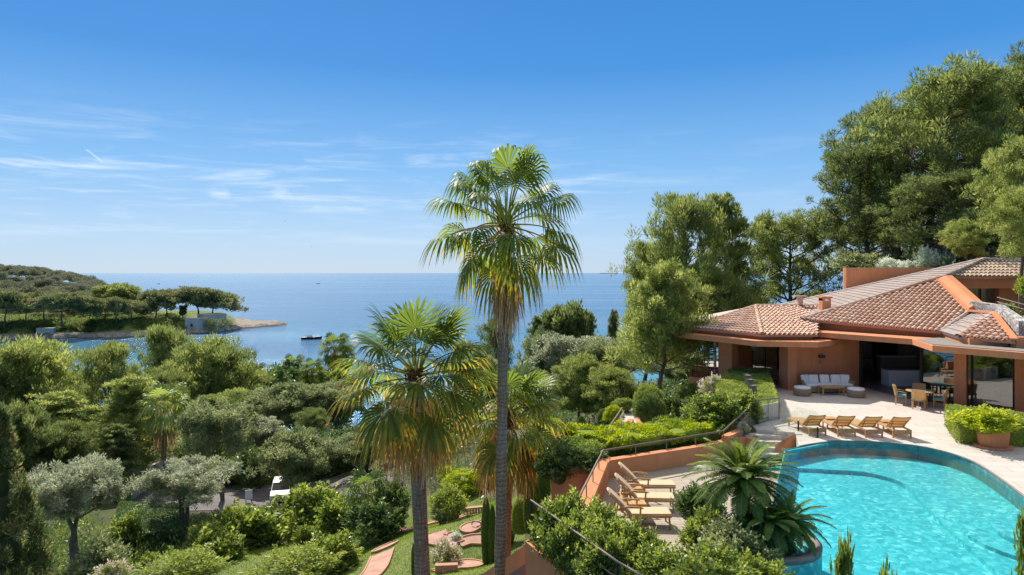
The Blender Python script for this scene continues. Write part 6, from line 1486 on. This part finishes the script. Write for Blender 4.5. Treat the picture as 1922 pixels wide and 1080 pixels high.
b = MB(); b.box((-.4, 0, .62), (.8, .7, .36)); b.build('hood', M['red'], mw, .08); b = MB(); b.box((.35, 0, .45), (.9, .8, .2)); b.build('body', M['red'], mw, .05); b = MB(); b.box((.45, 0, .72), (.45, .5, .12)); b.box((.66, 0, .95), (.1, .48, .45)); b.build('seat', M['rubber'], mw, .04)
for x in (-.55, .5):
    for s in (-1, 1): MB().tube([(x, s * .38, .26), (x, s * .55, .26)], .26, 14).build('wheel', M['rubber'], mw)
a, b_ = Q(253, 70, 0), Q(318, 76, 0)
gw = MB(); gw.wall(a, b_, .35, -27, -20.6); tag(gw.build('gate_wall', M['cream_wall']), 'cream rendered wall by the lone fan palm', 'wall')
gp_ = MB(); gp_.box((a.x - .35, a.y, -23.4), (.9, .8, 6.0)); gp_.box((a.x - .35, a.y, -20.36), (1.05, .95, .12)); tag(gp_.build('gate_pillar', M['cream_wall']), 'cream square gate pillar at the end of the rendered wall', 'pillar')
tw = MB(); tw.wall(Q(572, 88, 0), Q(655, 84, 0), .3, -26, -20.9); tag(tw.build('garden_wall', M['tan_wall']), 'tan garden wall below the orange cover', 'wall')
oc = empty('awning', tuple(Q(600, 92, -20.8)), R(8), 'orange awning over a dark opening above the tan wall', 'awning')
b = MB(); b.add([(-1.3, -.9, 0), (1.3, -.9, .5), (1.3, .9, .9), (-1.3, .9, .4)], [(0, 1, 2, 3)]); b.add([(-1.3, -.9, -.05), (1.3, -.9, .45), (1.3, .9, .85), (-1.3, .9, .35)], [(3, 2, 1, 0)]); b.build('cover', M['tarp'], oc); b = MB()
for x, y in ((-1.2, -.8), (1.2, -.8), (-1.2, .8), (1.2, .8)): b.bar((x, y, -2.5), (x, y, .2), .06, .06)
b.build('frame', M['dark'], oc)
fl_ = shrub_px('wild', 537, 832, 26, 22, 'flower', 'reddish flower clump right of the grey olive clump', d=82)

# ------------------------------------------------------------------ headland trees, fort, boats, birds
GU = 'umbrella pines on the far headland'
for i, (key, px, d, yt, w_, m, lb) in enumerate((('umb2', 8, 445, 549, 75, 'pine_far', 'umbrella pine at the left end of the headland row'), ('umb1', 48, 455, 551, 50, 'pine_far', 'small umbrella pine second in the headland row'), ('umb2', 82, 450, 545, 58, 'pine_far', 'tall umbrella pine with a long bare trunk in the headland row'), ('umb1', 115, 446, 551, 60, 'pine_far', 'dense umbrella pine above the rocky shore'), ('umb2', 167, 450, 556, 44, 'pine_far', 'umbrella pine in front of the great green domed pine'), ('umb1', 197, 455, 562, 42, 'pine_far', 'narrow umbrella pine below the great green domed pine'), ('umb2', 218, 462, 560, 34, 'pine_far', 'slim umbrella pine right of the domed pine'), ('umb1', 246, 468, 563, 44, 'pine_far', 'low umbrella pine near the middle of the headland'), ('umb2', 292, 480, 547, 62, 'pine_far', 'spreading umbrella pine with pale forked trunk'), ('umb1', 313, 535, 543, 46, 'pine_far', 'umbrella pine crown behind the spreading one'), ('umb1', 373, 500, 542, 60, 'pine_far', 'left umbrella pine of the pair above the fort'), ('umb2', 396, 497, 547, 66, 'pine_far', 'right umbrella pine of the pair above the fort'), ('umb1', 217, 560, 532, 72, 'pine', 'great green domed pine behind the headland row'), ('umb2', 140, 520, 565, 40, 'pine_far', 'round low pine between the headland row and the hill'))):
    x = (px - CX) * d / F; tree_px(key, px, d + (i % 3 - 1) * 9, yt + (i * 7 % 5) - 2, w_ * (1.0 + .09 * (i * 5 % 4)), m, lb, zb=hh1(x, d) - .5, name='umbrella_pine', group=GU)
tree_px('broad', 343, 498, 573, 14, 'pine_far', 'tiny round tree alone between the two groups of umbrella pines', zb=hh1((343 - CX) * 498 / F, 498), name='broadleaf_tree')
r = np.random.default_rng(101); fo = Fol(); n_ = 0
while n_ < 360:
    d = r.uniform(478, 900); px = r.uniform(-160, 285 if n_ > 60 else 180); x = (px - CX) * d / F
    if not in_poly(np.array([x]), np.array([d]), HEAD)[0]: continue
    z = hh1(x, d); q = r.uniform(6, 9.5) ; zc = z + r.uniform(5, 9); c = np.array([x, d, zc]); n_ += 1
    k_ = 13; a_ = r.uniform(0, 6.28, k_); rr_ = np.sqrt(r.random(k_)); cc = c + np.stack([np.cos(a_) * rr_ * q * .78, np.sin(a_) * rr_ * q * .78, q * .5 * (1 - rr_ ** 2) - .1 * q], -1)
    fo.clumps(r, cc, np.stack([np.full(k_, q * .36)] * 2 + [np.full(k_, q * .26)], -1), 75, 1.4, .6, .9, .5, .3)
tag(link('woods', fo.mesh('woods'), M['wood_far']), kind='stuff')
fo = Fol(); X = []
for i in range(1250):
    px = r.uniform(-60, 350); d = 423 + max(0, px) * .075 + max(0, px - 240) * .09 + (r.uniform(9, 26) if i < 950 else r.uniform(26, 90)); x = (px - CX) * d / F; z = hh1(x, d)
    if z < -38.6: continue
    X.append((x, d, z + r.uniform(0, 1.2)))
X += [tuple(Q(r.uniform(384, 424), r.uniform(471, 477), r.uniform(-38.5, -33))) for _ in range(26)]; X = np.array(X); q = r.uniform(1.2, 3.0, len(X)) * np.where(r.random(len(X)) < .12, 1.7, 1); fo.clumps(r, X, np.stack([q, q, q * .8], -1), 70, .9, .4, .7, .6, .3)
tag(link('undergrowth', fo.mesh('undergrowth'), M['pine_dark']), kind='stuff')
def shore_pt(px, d): return Q(px, d, hh1((px - CX) * d / F, d))
ft = empty('fort', tuple(Q(380, 478, -42)), 0, 'old grey stone fort wall with a small dark opening at the headland tip', 'fort')
b = MB(); b.wall(Q(347, 472, 0), Q(389, 476, 0), 8, -43, -31.8); child_mesh(b, 'wall', M['fort'], ft)
b = MB(); b.wall(Q(386, 480, 0), Q(425, 492, 0), 12, -43, -29.5); child_mesh(b, 'rampart', M['fort'], ft)
b = MB(); b.wall(Q(389, 474.5, 0), Q(408, 479, 0), 6, -43, -38.5); child_mesh(b, 'terrace_wall', M['fort'], ft)
b = MB(); b.box(Q(359.5, 472.6, -37.0) + Vector((0, 0, .6)), (1.1, .6, 2.0)); child_mesh(b, 'opening', M['dark'], ft)
b = MB(); b.wall(Q(68, 432, 0), Q(100, 434, 0), 4, -43, -35.2); tag(b.build('sea_wall', M['fort']), 'pale block of old sea wall among dark shrubs on the far shore', 'wall')
def boat(px, py, length, lb, rz, simple_=False):
    d = -SEA * F / (py - HY); e = empty('motor_boat', tuple(Q(px, d, SEA)), rz, lb, 'boat'); L2 = length / 2; W_ = length * .15; b = MB()
    ks = np.linspace(-1, 1, 13); V = []
    for k in ks:
        hw = W_ * (1 if k < .1 else max(.02, 1 - ((k - .1) / .9) ** 2.2)); sh = length * (.105 + .035 * max(0, k) ** 2)
        V += [(k * L2, -hw, sh), (k * L2, -hw * .8, -.2), (k * L2, hw * .8, -.2), (k * L2, hw, sh)]
    fs = [(4 * i + j, 4 * i + j + 1, 4 * i + j + 5, 4 * i + j + 4) for i in range(12) for j in range(3)] + [(0, 3, 2, 1)]
    b.add(V, fs, .5, False); b.build('hull', M['boat_hull'], e)
    b = MB(); b.add([(v[0], v[1] * .97, v[2] - .03) for i, v in enumerate(V) if i % 4 in (0, 3)], [(2 * i, 2 * i + 1, 2 * i + 3, 2 * i + 2) for i in range(12)]); b.build('deck', M['teak'], e)
    if simple_: MB().box((0, 0, length * .12), (length * .3, length * .16, length * .12)).build('cabin', M['white'], e); return
    h0 = length * .10; b = MB(); b.box((-.08 * length, 0, h0 + .045 * length), (.28 * length, .2 * length, .07 * length), taper=.85); b.build('cabin', M['white'], e, .06)
    b = MB(); b.box((-.14 * length, 0, h0 + .135 * length), (.36 * length, .22 * length, .014 * length)); b.build('roof', M['concrete'], e)
    b = MB()
    for x in (-.30, -.12, .02): 
        for s in (-1, 1): b.bar((x * length, s * .1 * length, h0), (x * length, s * .1 * length, h0 + .13 * length), .08, .08)
    b.build('roof_post', M['dark'], e); b = MB(); b.box((.02 * length, 0, h0 + .10 * length), (.012 * length, .19 * length, .05 * length)); b.build('windscreen', M['black_glass'], e)
    b = MB(); b.box((.27 * length, 0, h0 + .03 * length), (.22 * length, .16 * length, .02 * length)); b.build('sun_pad', M['white_cloth'], e, .03); b = MB(); b.box((-.46 * length, 0, h0 * .3), (.1 * length, .22 * length, .03 * length)); b.build('bathing_platform', M['white'], e)
    b = MB(); b.tube([(-.1 * length, 0, h0 + .14 * length), (-.1 * length, 0, h0 + .22 * length)], .05, 6); b.build('mast', M['white'], e)
boat(585, 637, 12.6, 'dark hulled motor boat with a pale cabin anchored in the bay', R(8))
boat(597, 533, 14, 'tiny dark boat far out on the open sea above the motor boat', R(20), True)
boat(298, 533.5, 12, 'tiny boat far out beyond the headland pines', R(-15), True)
isl = MB()
d = 30000.
for (x0, hh2, w2) in ((1138, 26, 700), (1152, 16, 500)): c_ = Q(x0, d, SEA); isl.add([(c_.x - w2 / 2, d, SEA), (c_.x - w2 / 3, d, SEA + hh2), (c_.x + w2 / 4, d, SEA + hh2 * .9), (c_.x + w2 / 2, d, SEA), (c_.x, d + 900, SEA)], [(0, 1, 2, 3), (0, 4, 1), (1, 4, 2), (2, 4, 3)])
tag(isl.build('hills', M['fort']), kind='structure')
def bird(px, py, d, span, roll, lb):
    e = empty('gull', tuple(P(px, py, d)), R(70), lb, 'bird', 'gulls over the sea'); e.rotation_euler = (0, roll, R(70))
    b = MB(); b.tube([(-.28, 0, 0), (-.15, 0, .02), (.05, 0, .02), (.2, 0, .01), (.3, 0, 0)], [.02, .07, .09, .05, .015], 8)
    for s in (-1, 1): b.add([(.08, s * .04, .03), (.14, s * span * .25, .12), (-.05, s * span * .5, .05), (-.06, s * span * .25, .10), (-.12, s * .04, .02)], [(0, 1, 3, 4), (1, 2, 3)]); b.add([(.08, s * .04, .02), (.14, s * span * .25, .11), (-.05, s * span * .5, .045), (-.06, s * span * .25, .09), (-.12, s * .04, .01)], [(4, 3, 1, 0), (3, 2, 1)])
    b.build('body', M['concrete'], e)
bird(1189, 463, 190, 1.0, .2, 'dark gull in the sky left of the tall slender pines'); bird(535, 415, 260, 1.0, -.3, 'small gull in the sky above the bay'); bird(585, 463, 320, 1.0, .1, 'tiny gull just above the horizon over the motor boat')
